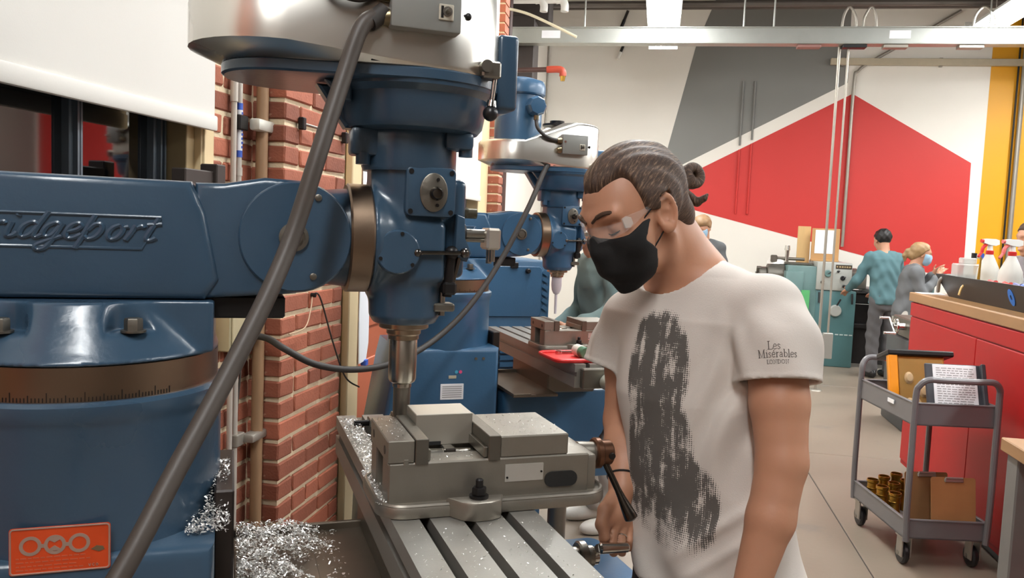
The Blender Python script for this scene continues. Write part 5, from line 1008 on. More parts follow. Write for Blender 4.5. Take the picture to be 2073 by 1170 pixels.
def body_sdf(P):
    d = head_sdf(frame(P, HC, HA))
    neck = sun([rc(P, J['neck0'], J['neck1'], .051, .060), rc(P, hw(-.055, 0, -.035), J['neck1'] + np.array((.01, .012, .0)), .040, .060)], .03)
    nq = frame(P, HC, HA); neck = smin(neck, rc(P, hw(.005, .055, -.055), J['neck1'] + np.array((-.035, -.045, -.02)), .014, .014), .02)
    d = smin(d, neck, .025)
    tor = tower(P, [(J['ch0'] + (0, 0, .02), .075, .065), (J['ch1'], .165, .095), (J['ch2'], .160, .103), (J['ch3'], .140, .096), (J['ch4'], .150, .108), (J['pelv'], .155, .112)], BF, BL)
    trap = rc(P, J['neck1'], J['Lsh'], .052, .048); trap2 = rc(P, J['neck1'], J['Rsh'], .052, .048)
    d = smin(d, sun([tor, trap, trap2], .04), .03)
    L = chain(P, [J['Lsh'], J['Lsh2'], (J['Lsh2'] + J['Lel']) / 2, J['Lel'], J['Lfa'], J['Lwr']], [.055, .053, .0500, .0425, .0400, .0260], .012)
    R_ = chain(P, [J['Rsh'], (J['Rsh'] + J['Rel']) / 2, J['Rel'], (J['Rel'] * .6 + J['Rwr'] * .4), J['Rwr']], [.052, .048, .041, .039, .0265], .012)
    # gripping hand: palm slab, four bent fingers, thumb from the side of the palm
    palm = sun([rc(P, J['Rwr'], J['palm'], .024, .021), rc(P, J['palm'], J['m1'], .021, .0135), rc(P, J['palm'], J['r1'], .021, .013), rc(P, J['palm'], J['i1'], .018, .012), rc(P, J['palm'], J['p1'], .018, .011)], .010)
    fg = np.minimum.reduce([finger(P, ('i1', 'i2', 'i3', 'i4'), .0098), finger(P, ('m1', 'm2', 'm3', 'm4'), .0102), finger(P, ('r1', 'r2', 'r3', 'r4'), .0098), finger(P, ('p1', 'p2', 'p3', 'p4'), .0085)])
    th = chain(P, [J['t0'], J['t1'], J['t2'], J['t3']], [.017, .013, .0115, .0085], .006)
    R_ = smin(R_, smin(smin(palm, fg, .005), th, .007), .012)
    # relaxed left hand
    w = J['Lwr']; dn = np.array((-.12, -.06, -.99)); dn /= np.linalg.norm(dn); sd = np.array((-.5, -.8, 0.)); sd /= np.linalg.norm(sd); pn = np.cross(dn, sd)
    kn = w + dn * .085; pl = sun([rc(P, w, w + dn * .05, .025, .026), rc(P, w + dn * .05 - sd * .018, kn - sd * .03, .02, .012), rc(P, w + dn * .05 + sd * .018, kn + sd * .03, .02, .012), rc(P, w + dn * .05, kn, .021, .014)], .015)
    fs = []
    for k, (o_, ln) in enumerate(((.031, .075), (.011, .085), (-.010, .08), (-.029, .062))):
        b0 = kn + sd * o_; b1 = b0 + (dn * .9 - pn * .3) * ln * .42; b2 = b1 + (dn * .75 - pn * .65) * ln * .33; b3 = b2 + (dn * .4 - pn * .9) * ln * .25; fs.append(chain(P, [b0, b1, b2, b3], [.0095, .009, .0082, .0068], .003))
    tb = w + dn * .02 + sd * .022; fs.append(chain(P, [tb, tb + dn * .03 + sd * .022, tb + dn * .06 + sd * .03 - pn * .01, tb + dn * .082 + sd * .028 - pn * .02], [.016, .012, .0105, .008], .005))
    L = smin(L, smin(pl, np.minimum.reduce(fs), .006), .012)
    d = smin(d, np.minimum(L, R_), .02)
    return np.minimum(d, legs(P, 0))
F3 = np.array((BF[0], BF[1], 0)); L3 = np.array((BL[0], BL[1], 0)); PV = J['pelv'] * (1, 1, 0)
hipL, hipR = J['pelv'] + L3 * .085 - (0, 0, .02), J['pelv'] - L3 * .085 - (0, 0, .02)
anL, anR = PV + L3 * .13 - F3 * .02 + (0, 0, .09), PV - L3 * .12 + F3 * .05 + (0, 0, .09)
knL, knR = (hipL + anL) / 2 + F3 * .02, (hipR + anR) / 2 + F3 * .03
def legs(P, o): return smin(chain(P, [hipL, knL, anL], [.078 + o, .056 + o, .04 + o * 1.6], .02), chain(P, [hipR, knR, anR], [.078 + o, .056 + o, .04 + o * 1.6], .02), .01)
OP = empty('person', tuple(float(v) for v in PV)); tag(OP, 'masked person in white printed t-shirt turning a crank at the nearest vise', 'person')
def child(name, V, F, m, parent, origin, it=0): 
    o = obj(name, to_mesh(name, V - np.array(origin), F, m, it), None, parent, ang=None); return o
V, F = mesh_sdf(body_sdf, (-.25, 1.30, .06), (.42, 1.95, 1.80), .0036); BODY = child('body', V, F, SKIN, OP, PV, 1)

# shirt: offset torso and sleeves with folds, hollow hems
def fold(P, a, b, r): return rc(P, a, b, r, r * .6)
SLdir = (J['Lel'] - J['Lsh2']); SLdir /= np.linalg.norm(SLdir); hemL = J['Lsh2'] + SLdir * .066
SRdir = (J['Rel'] - J['Rsh']) + np.array((-.06, -.02, 0)); SRdir /= np.linalg.norm(SRdir); hemR = J['Rsh'] + SRdir * .118
def torso_cloth(P):
    tor = tower(P, [(J['ch0'] + (0, 0, .035), .085, .075), (J['ch1'] + (0, 0, .02), .165, .110), (J['ch2'], .170, .122), ((J['ch2'] + J['ch3']) / 2, .162, .118), (J['ch3'], .158, .116), (J['ch4'], .170, .127), (J['pelv'] + (0, 0, .01), .174, .130)], BF, BL)
    d = sun([tor, rc(P, J['neck1'] - (0, 0, .012), J['Lsh'], .058, .060), rc(P, J['neck1'] - (0, 0, .012), J['Rsh'], .058, .060)], .05)
    q = P - J['ch2']; s = q[:, 0] * BL[0] + q[:, 1] * BL[1]; fr = q[:, 0] * BF[0] + q[:, 1] * BF[1]; z = P[:, 2]
    w = np.clip((1.47 - z) / .10, 0, 1) * np.clip((z - 1.12) / .12, 0, 1) * np.clip((s - .02) / .06, 0, 1)
    d = d - .0058 * w * np.sin((s + .35 * (1.42 - z) * .5) * 95 + 1.4 * np.sin(z * 17)) * (fr > -.06)              # vertical drape from the near shoulder
    w2 = np.clip((1.14 - z) / .12, 0, 1); d = d - .0055 * w2 * np.sin(s * 46 + z * 30 + 1.2 * np.sin(z * 21))      # slack above the hem
    w3 = np.clip((s - .0) / .08, 0, 1) * np.clip((1.16 - z) / .08, 0, 1) * np.clip((z - .93) / .05, 0, 1); t_ = (z - 1.06) - .9 * (s - .10)
    d = d - .007 * w3 * np.exp(-(t_ / .016) ** 2) - .005 * w3 * np.exp(-((t_ + .06) / .014) ** 2)                    # diagonal pulls towards the hip
    return d - .0016 * np.sin(s * 23 - z * 31)
def shirt_outer(P): return torso_cloth(P)
def neck_cut(P):   # tilted ring around the neck
    c = J['neck1'] + np.array((-.012, -.010, -.004)); ax = np.array((-.40, -.22, .89)); ax = ax / np.linalg.norm(ax); q = P - c; hgt = q @ ax; rad = np.linalg.norm(q - hgt[:, None] * ax, axis=1)
    return hgt, rad
def sleeve(P, sh, mid, hem, a, r0, r1, cav, ph):
    t = (P - sh) @ a; th = (P - hem) @ a; n_ = (P - sh) - t[:, None] * a; ang = np.arctan2(n_ @ np.array((0, 0, 1.)) + n_[:, 0], n_[:, 1])
    d = chain(P, [sh, mid, hem + a * .05], [r0, (r0 + r1) / 2, r1], .02) - .0022 * np.clip(t / .04, 0, 1) * np.sin(ang * 6 + t * 40 + ph) 
    band = np.abs(th + .012); d = d + .0012 * np.exp(-(band / .0016) ** 2)                                          # stitched hem line
    d = np.maximum(d, th)
    c = np.maximum(np.linalg.norm((P - hem) - th[:, None] * a, axis=1) - cav, -.04 - th)
    return np.maximum(d, -c)
def shirt_sdf(P):
    o = torso_cloth(P); z = P[:, 2]
    hgt, rad = neck_cut(P)
    d = smax(o, -np.where(hgt > -.06, rad - .0665, 1), .004)                                  # neck hole
    col = np.sqrt((rad - .0725) ** 2 + (hgt + .004) ** 2) - .0095
    d = smin(smax(d, hgt - .006 - np.clip(rad - .075, 0, 1) * 2.2, .004), np.maximum(col, o - .006), .003)
    hem = .925 - z + .010 * np.sin(P[:, 0] * 30)
    d = np.maximum(d, hem); d = np.maximum(d, -np.maximum(o + .009, (z - .965)))               # hem and hollow below
    sl = sleeve(P, J['Lsh'] + np.array((.004, -.004, .0)), J['Lsh2'], hemL, SLdir, .066, .078, .066, 0.); sr = sleeve(P, J['Rsh'], (J['Rsh'] + hemR) / 2, hemR, SRdir, .060, .068, .056, 1.)
    return smin(smin(d, sl, .016), sr, .016)
# cloth material with a generic dark halftone print on the chest
def shirt_material():
    m = mat('white cotton shirt', (206, 198, 190), .85, 0, .03, 14, .12, 420); nt = m.node_tree; N = nt.nodes; L = nt.links; b = N['Principled BSDF']
    at_ = N.new('ShaderNodeAttribute'); at_.attribute_name = 'ink'; uv = N.new('ShaderNodeAttribute'); uv.attribute_name = 'printco'
    n1 = N.new('ShaderNodeTexNoise'); n1.inputs['Scale'].default_value = 18; n1.inputs['Detail'].default_value = 9; n1.inputs['Roughness'].default_value = .7; L.new(uv.outputs['Vector'], n1.inputs['Vector'])
    mp = N.new('ShaderNodeMapping'); mp.inputs['Scale'].default_value = (60, 1, 9); mp.inputs['Rotation'].default_value = (0, .35, 0); L.new(uv.outputs['Vector'], mp.inputs[0])
    n2 = N.new('ShaderNodeTexNoise'); n2.inputs['Scale'].default_value = 1.0; n2.inputs['Detail'].default_value = 4; L.new(mp.outputs[0], n2.inputs['Vector'])
    vo = N.new('ShaderNodeTexVoronoi'); vo.inputs['Scale'].default_value = 260; vo.inputs['Randomness'].default_value = .15; L.new(uv.outputs['Vector'], vo.inputs['Vector'])
    def mth(op, a, c=None, **k):
        x = N.new('ShaderNodeMath'); x.operation = op
        for i, v in enumerate((a, c)):
            if v is None: continue
            if isinstance(v, (int, float)): x.inputs[i].default_value = v
            else: L.new(v, x.inputs[i])
        return x.outputs[0]
    tone = mth('ADD', .64, mth('ADD', mth('MULTIPLY', mth('SUBTRACT', n1.outputs['Fac'], .5), 2.4), mth('MULTIPLY', mth('SUBTRACT', n2.outputs['Fac'], .5), 2.2)))
    tone = mth('MULTIPLY', tone, at_.outputs['Fac'])
    dot = mth('GREATER_THAN', tone, mth('ADD', mth('MULTIPLY', vo.outputs['Distance'], .9), .03))
    base = b.inputs['Base Color'].links[0].from_socket; mx = N.new('ShaderNodeMix'); mx.data_type = 'RGBA'; mx.inputs[7].default_value = lin((74, 70, 66)) + (1,)
    L.new(mth('MULTIPLY', dot, .93), mx.inputs[0]); L.new(base, mx.inputs[6]); L.new(mx.outputs[2], b.inputs['Base Color']); return m
V, F = mesh_sdf(shirt_sdf, (-.22, 1.36, .85), (.40, 1.92, 1.60), .0036)
SHIRT = child('t_shirt', V, F, shirt_material(), OP, PV, 1)
def add_print(me, V):
    q = V - np.array(J['ch2']); s = q[:, 0] * BL[0] + q[:, 1] * BL[1]; fr = q[:, 0] * BF[0] + q[:, 1] * BF[1]; z = V[:, 2]
    def blob(cs, cz, a, b, p=2.4): return 1.0 - (np.abs((s - cs) / a) ** p + np.abs((z - cz) / b) ** p) ** (1 / p)
    ink = np.maximum.reduce([blob(-.030, 1.335, .072, .125), blob(-.02, 1.16, .085, .16), blob(.030, 1.09, .088, .105)])
    ink = np.clip(ink / .16, 0, 1) * np.clip((z - .98) / .10, .0, 1) * (fr > .02)
    a = me.attributes.new('ink', 'FLOAT', 'POINT'); a.data.foreach_set('value', ink.astype(np.float32))
    a = me.attributes.new('printco', 'FLOAT_VECTOR', 'POINT'); a.data.foreach_set('vector', np.stack([s, np.zeros_like(s), z], 1).astype(np.float32).ravel())
add_print(SHIRT.data, np.array([v.co for v in SHIRT.data.vertices]) + np.array(PV))
t = NB()
hx = np.cross(np.array((-.40, -.22, .89)), (0, 0, 1))
# trousers and shoes
def pants_sdf(P):
    t_ = tower(P, [(J['ch4'] + (0, 0, .03), .158, .114), (J['pelv'], .166, .124), (J['pelv'] - (0, 0, .10), .160, .122)], BF, BL)
    d = smin(t_, legs(P, .022), .04); return np.maximum(d - .003 * np.sin(P[:, 2] * 70 + P[:, 0] * 40), .10 - P[:, 2])
V, F = mesh_sdf(pants_sdf, (-.2, 1.28, .08), (.5, 1.95, 1.0), .008); child('trousers', V, F, mat('dark navy trousers', (38, 38, 48), .8, 0, .1, 20, .1, 200), OP, PV, 1)
def shoe(an, nm='shoe', m=None, par=None, org=None, f3=F3):
    def sd(P):
        f2, l2 = f3[:2], (-f3[1], f3[0]); q = P - np.array((an[0], an[1], 0)); x = q[:, 0] * f2[0] + q[:, 1] * f2[1]; y = q[:, 0] * l2[0] + q[:, 1] * l2[1]; Q = np.stack([x, y, P[:, 2]], 1)
        d = sun([ell(Q, (.09, 0, .035), (.10, .046, .045)), ell(Q, (-.02, 0, .05), (.065, .04, .055)), rc(Q, (-.01, 0, .06), (-.01, 0, .11), .045, .042)], .03); return np.maximum(d, .004 - P[:, 2])
    V, F = mesh_sdf(sd, (an[0] - .25, an[1] - .25, -.01), (an[0] + .25, an[1] + .25, .16), .007); return child(nm, V, F, m, par, org, 1)
for a_ in (anL, anR): shoe(a_, m=BLACKPL, par=OP, org=PV)

# hair swept back, bun, brows, lashes
def strand_mat(name, c0, c1):
    m = bpy.data.materials.new(name); m.use_nodes = True; nt = m.node_tree; N = nt.nodes; L = nt.links; b = N['Principled BSDF']; MATS[name] = m
    a = N.new('ShaderNodeAttribute'); a.attribute_name = 'strand'
    n = N.new('ShaderNodeTexNoise'); n.inputs['Scale'].default_value = 1.0; n.inputs['Detail'].default_value = 6; n.inputs['Roughness'].default_value = .7; L.new(a.outputs['Vector'], n.inputs['Vector'])
    r = N.new('ShaderNodeValToRGB'); r.color_ramp.elements[0].position = .36; r.color_ramp.elements[1].position = .70; r.color_ramp.elements[0].color = tuple(v * .55 for v in lin(c0)) + (1,); r.color_ramp.elements[1].color = lin(c1) + (1,); e = r.color_ramp.elements.new(.52); e.color = lin(c0) + (1,)
    L.new(n.outputs['Fac'], r.inputs[0]); L.new(r.outputs[0], b.inputs['Base Color']); b.inputs['Roughness'].default_value = .5; b.inputs['Specular IOR Level'].default_value = .35
    bp = N.new('ShaderNodeBump'); bp.inputs['Strength'].default_value = .55; bp.inputs['Distance'].default_value = .004; L.new(n.outputs['Fac'], bp.inputs['Height']); L.new(bp.outputs[0], b.inputs['Normal']); return m
def strands(o, V, c, ax, k=46., kl=9.):
    ax = np.array(ax, float); ax /= np.linalg.norm(ax); q = V - np.array(c); h_ = q @ ax; n_ = q - h_[:, None] * ax; e1 = np.cross(ax, (0, 0, 1.)); e1 /= np.linalg.norm(e1); e2 = np.cross(ax, e1); r_ = np.linalg.norm(n_, axis=1) + 1e-6
    a = o.data.attributes.new('strand', 'FLOAT_VECTOR', 'POINT'); a.data.foreach_set('vector', np.stack([n_ @ e1 / r_ * k, n_ @ e2 / r_ * k, h_ * kl * 6], 1).astype(np.float32).ravel())
HAIR = strand_mat('dark brown hair', (72, 52, 39), (150, 122, 98))
bd_ = frame(J['bunbase'][None], HC, HA)[0]
def hair_sdf(P):
    q = frame(P, HC, HA); d = ell(q, (.002, 0, .032), (.113, .0855, .098)); f, l, u = q[:, 0], np.abs(q[:, 1]), q[:, 2]
    # strands: ridges along lines running to the bun
    v = q - bd_; ax = np.arctan2(v[:, 1], v[:, 2] + .25); rr_ = np.linalg.norm(v[:, 1:], axis=1)
    d = d - .0013 * np.sin(ax * 95 + 4 * np.sin(f * 25)) - .0016 * np.sin(ax * 41 + 3 * np.sin(f * 18 + 1))
    fh = np.interp(l, [0, .02, .035, .05, .06], [.099, .095, .078, .056, .050]); low = np.interp(f, [-.12, -.03, -.014, -.008, .019, .021, .034, .06], [-.075, -.06, -.03, .026, .026, .003, .006, .02])
    d = smax(d, np.maximum(f - fh, low - u) * .8, .006)
    nape = ell(q, (-.058, 0, -.035), (.046, .058, .055)); nape = smax(nape, f + .030, .01)
    return smin(d, nape, .012)
V, F = mesh_sdf(hair_sdf, tuple(HC - .17), tuple(HC + .19), .003); HR = child('hair', V, F, HAIR, OP, PV, 0); strands(HR, V, hw(-.02, 0, -.03), HA[0] * .93 - HA[2] * .35, 46.)
def bun_sdf(P):
    c = J['bun']; ax = np.array((.55, -.80, .2)); ax /= np.linalg.norm(ax); q = P - c; hgt = q @ ax; rad = np.linalg.norm(q - hgt[:, None] * ax, axis=1); up_ = q[:, 2]
    d = np.sqrt((rad - .0165) ** 2 + (hgt * .8) ** 2) - .0095 - .0012 * np.sin(np.arctan2(hgt, rad - .0165) * 5 + rad * 200)
    d = smin(d, chain(P, [J['bunbase'], J['bunbase'] * .4 + c * .6, c + np.array((-.008, 0, -.012))], [.016, .012, .010], .006), .006)
    d = smin(d, chain(P, [J['bunbase'] + (0, 0, -.008), J['buntail'], (J['buntail'] + J['buntail2']) / 2 - (0, 0, .008), J['buntail2'], J['buntail2'] + (.006, 0, .008)], [.008, .0085, .0085, .006, .003], .004), .004); return d
V, F = mesh_sdf(bun_sdf, tuple(J['bun'] - .07), tuple(J['bun'] + .06), .0022); strands(child('hair_bun', V, F, HAIR, OP, PV, 0), V, J['bun'], (.55, -.8, .2), 10., 60.)
def hp(*a): return Vector([float(v) for v in hw(*a) - PV])
for s in (1, -1):
    t = NB(); tube(t, [hp(.1235, s * .008, .026), hp(.1200, s * .022, .034), hp(.1105, s * .038, .037), hp(.094, s * .053, .030)], [.0028, .0045, .0042, .0018], 8, 5); obj('eyebrow', t, HAIR, OP)
    t = NB(); tube(t, [hp(.1075, s * .020, -.003), hp(.1085, s * .031, -.0055), hp(.102, s * .043, -.003), hp(.095, s * .049, .002)], [.0008, .0016, .0015, .0008], 6, 5); obj('eyelashes', t, BLACK, OP)
# black cloth face mask with ear loops
MASKB = mat('black cloth mask', (14, 13, 14), .85, 0, .1, 60, .1, 500)
def mask_sdf(P):
    q = frame(P, HC, HA); am = np.stack([q[:, 0], np.abs(q[:, 1]), q[:, 2]], 1); f, l, u = am.T
    d = smin(head_sdf(np.where(np.array([1, 1, 1]) > 0, q, q)) - .004, sun([ell(q, (.074, 0, -.060), (.056, .054, .056)), rc(q, (.114, 0, -.006), (.119, 0, -.042), .011, .014)], .03) - .001, .012)
    top = u - (-.013 + .32 * np.clip(.095 - f, 0, .032) + .016 * np.exp(-(l / .015) ** 2))
    back = (.046 + 2.6 * (np.clip(.030 - np.abs(u + .034), 0, 1)) * .35 + np.where(u < -.064, (-.064 - u) * .12, 0)) - f
    bot = -(u + .126) - .35 * np.clip(.07 - f, 0, 1)
    d = smax(smax(d, top, .003), np.maximum(back, bot), .003); return d
V, F = mesh_sdf(mask_sdf, tuple(HC - .22), tuple(HC + .16), .003); MK = child('face_mask', V, F, MASKB, OP, PV, 1)
for s in (1, -1):
    t = NB(); tube(t, [hp(.062, s * .0655, -.002), hp(.044, s * .0755, .010), hp(.026, s * .080, .021), hp(.012, s * .081, .026)], .0016, 6); obj('ear_loop', t, MASKB, MK)
    t = NB(); tube(t, [hp(.054, s * .057, -.062), hp(.038, s * .066, -.048), hp(.020, s * .0745, -.032), hp(.008, s * .078, -.026)], .0016, 6); obj('ear_loop', t, MASKB, MK)
# clear safety glasses
CLEAR = mat('clear polycarbonate', (236, 238, 238), .06, 0, .02, 5, alpha=.07, spec=.8)
t = NB(); rows = []
for a in np.linspace(-1.15, 1.15, 15): rows.append([hp(.070 + .060 * cos(a), .066 * sin(a), .018 - .004 * abs(a)), hp(.0715 + .062 * cos(a), .068 * sin(a), -.012 + .006 * abs(a)), hp(.0695 + .061 * cos(a), .067 * sin(a), -.012 + .006 * abs(a)), hp(.068 + .059 * cos(a), .065 * sin(a), .018 - .004 * abs(a))])
loft(t, rows); GL = obj('safety_glasses', t, CLEAR, OP)
for s in (1, -1):
    t = NB(); loft(t, [[hp(f, s * (l + e), u + w) for e, w in ((0, -hgt), (.0025, -hgt), (.0025, hgt), (0, hgt))] for f, l, u, hgt in ((.098, .060, .008, .012), (.088, .066, .010, .011), (.06, .074, .014, .0045), (.02, .079, .020, .003), (-.01, .081, .016, .003))]); obj('temple_arm', t, CLEAR, GL)
    t = NB(); loft(t, [[hp(f, s * (l + e), .010 + w) for e, w in ((0, -hgt), (.003, -hgt), (.003, hgt), (0, hgt))] for f, l, hgt in ((.099, .0595, .009), (.092, .064, .011), (.086, .068, .006))]); obj('hinge_glint', t, mat('pale hinge glint', (240, 238, 232), .15, alpha=.32), GL)  # hinge block in translucent white, its bright highlight put into the colour
# wristband and ring
d_ = (J['Rwr'] - J['Rel']); d_ /= np.linalg.norm(d_); c_ = J['Rwr'] - d_ * .018 - PV; Mw, _ = axisM(Vector([float(v) for v in c_ - d_ * .003]), Vector([float(v) for v in c_ + d_ * .003]))
t = NB(); tube(t, [Mw @ Vector((.0305 * cos(a), .0305 * sin(a), 0)) for a in np.linspace(0, 2 * pi, 25)[:-1]], .0022, 6, closed=True, smooth=False); obj('wristband', t, BLACKPL, OP)
d_ = (J['r2'] - J['r1']); L_ = np.linalg.norm(d_); d_ /= L_; c_ = J['r1'] + d_ * L_ * .55 - PV; Mw, _ = axisM(Vector([float(v) for v in c_]), Vector([float(v) for v in c_ + d_ * .003]))
t = NB(); tube(t, [Mw @ Vector((.0102 * cos(a), .0102 * sin(a), 0)) for a in np.linspace(0, 2 * pi, 25)[:-1]], .0016, 6, closed=True, smooth=False); obj('finger_ring', t, CHROME, OP)
# sleeve lettering, laid on the near sleeve
from mathutils.bvhtree import BVHTree
G = {  # strokes in cap-height units (x, y), first number = advance
 'L': (.62, [[(.14, 0), (.14, 1)], [(.0, 1), (.3, 1)], [(.0, 0), (.55, 0), (.56, .2)]]), 'e': (.48, [[(.05, .34), (.4, .36), (.34, .6), (.18, .62), (.05, .4), (.1, .08), (.25, 0), (.42, .1)]]), 's': (.40, [[(.33, .5), (.2, .62), (.06, .5), (.14, .36), (.3, .22), (.28, .06), (.14, 0), (.04, .1)]]),
 'M': (.98, [[(.12, 0), (.12, 1)], [(.12, 1), (.46, .02), (.8, 1)], [(.8, 1), (.8, 0)], [(0, 0), (.24, 0)], [(.68, 0), (.94, 0)], [(0, 1), (.14, 1)], [(.78, 1), (.94, 1)]]), 'i': (.28, [[(.12, 0), (.12, .62)], [(.02, .62), (.12, .62)], [(.02, 0), (.23, 0)], [(.115, .86), (.125, .88)]]),
 'E': (.48, [[(.05, .34), (.4, .36), (.34, .6), (.18, .62), (.05, .4), (.1, .08), (.25, 0), (.42, .1)], [(.2, .76), (.34, .95)]]), 'r': (.38, [[(.1, 0), (.1, .62)], [(.02, .62), (.1, .62)], [(.0, 0), (.2, 0)], [(.1, .4), (.2, .58), (.33, .58)]]), 'a': (.46, [[(.06, .5), (.2, .62), (.33, .5), (.33, .08), (.43, .0)], [(.33, .36), (.12, .3), (.04, .14), (.14, 0), (.33, .12)]]),
 'b': (.50, [[(.1, 1), (.1, .02)], [(0, 1), (.1, 1)], [(.1, .5), (.26, .62), (.44, .4), (.38, .08), (.2, 0), (.1, .08)]]), 'l': (.26, [[(.12, 0), (.12, 1)], [(.02, 1), (.12, 1)], [(.02, 0), (.22, 0)]]),
 'O': (.86, [[(.4, 1), (.12, .85), (.04, .5), (.12, .15), (.4, 0), (.66, .15), (.75, .5), (.66, .85), (.4, 1)]]), 'N': (.86, [[(.14, 0), (.14, 1), (.68, 0), (.68, 1)], [(0, 0), (.26, 0)], [(.0, 1), (.16, 1)], [(.56, 1), (.8, 1)]]), 'D': (.84, [[(.14, 0), (.14, 1)], [(0, 1), (.36, 1), (.66, .8), (.72, .5), (.66, .2), (.36, 0), (.0, 0)]]),
}
bm_ = bmesh.new(); bm_.from_mesh(SHIRT.data); bvh = BVHTree.FromBMesh(bm_); bm_.free()
AX = Vector([float(v) for v in SLdir]); C0 = Vector([float(v) for v in hemL - PV]) - AX * .040
tocam = (Vector((0, 0, 1.6)) - (C0 + Vector([float(v) for v in PV]))); tocam = (tocam - AX * tocam.dot(AX)).normalized(); sideV = AX.cross(tocam).normalized()
if sideV.dot(Vector((.985, .17, 0))) < 0: sideV = -sideV
INK = mat('faded black shirt ink', (84, 76, 72), .8)
def on_sleeve(u, v):
    a = u / .074; d = tocam * cos(a) + sideV * sin(a); o = C0 - AX * v + d * .25
    h = bvh.ray_cast(o, -d); return (h[0] + d * .0004) if h[0] else (C0 - AX * v + d * .076)
def sleeve_word(word, u0, v0, s, r, sp=1.0):
    u = u0
    for ch in word:
        w, st = G[ch]; t = NB()
        for k, sg in enumerate(st):
            thick = r * (1.25 if (len(sg) == 2 and abs(sg[0][0] - sg[1][0]) < .01) else .8)
            P_ = spline([(a, 0, b) for a, b in sg], 3) if len(sg) > 2 and ch not in 'MN' else [Vector((sg[0][0] + (sg[-1][0] - sg[0][0]) * i / 3, 0, sg[0][1] + (sg[-1][1] - sg[0][1]) * i / 3)) for i in range(4)] if len(sg) == 2 else [Vector((a, 0, b)) for a, b in sg]
            tube(t, [on_sleeve(u + p.x * s, v0 + p.z * s) for p in P_], thick, 5, smooth=False)
        obj('sleeve_letter', t, INK, SHIRT); u += w * s * sp
SHIRT['label'] = 'white t-shirt with a dark halftone print and sleeve lettering'
sleeve_word('Les', -.014, .0085, .0135, .00055); sleeve_word('MisErables', -.031, -.0050, .0130, .00055, 1.06); sleeve_word('LONDON', -.017, -.0158, .0066, .0004, 1.12)

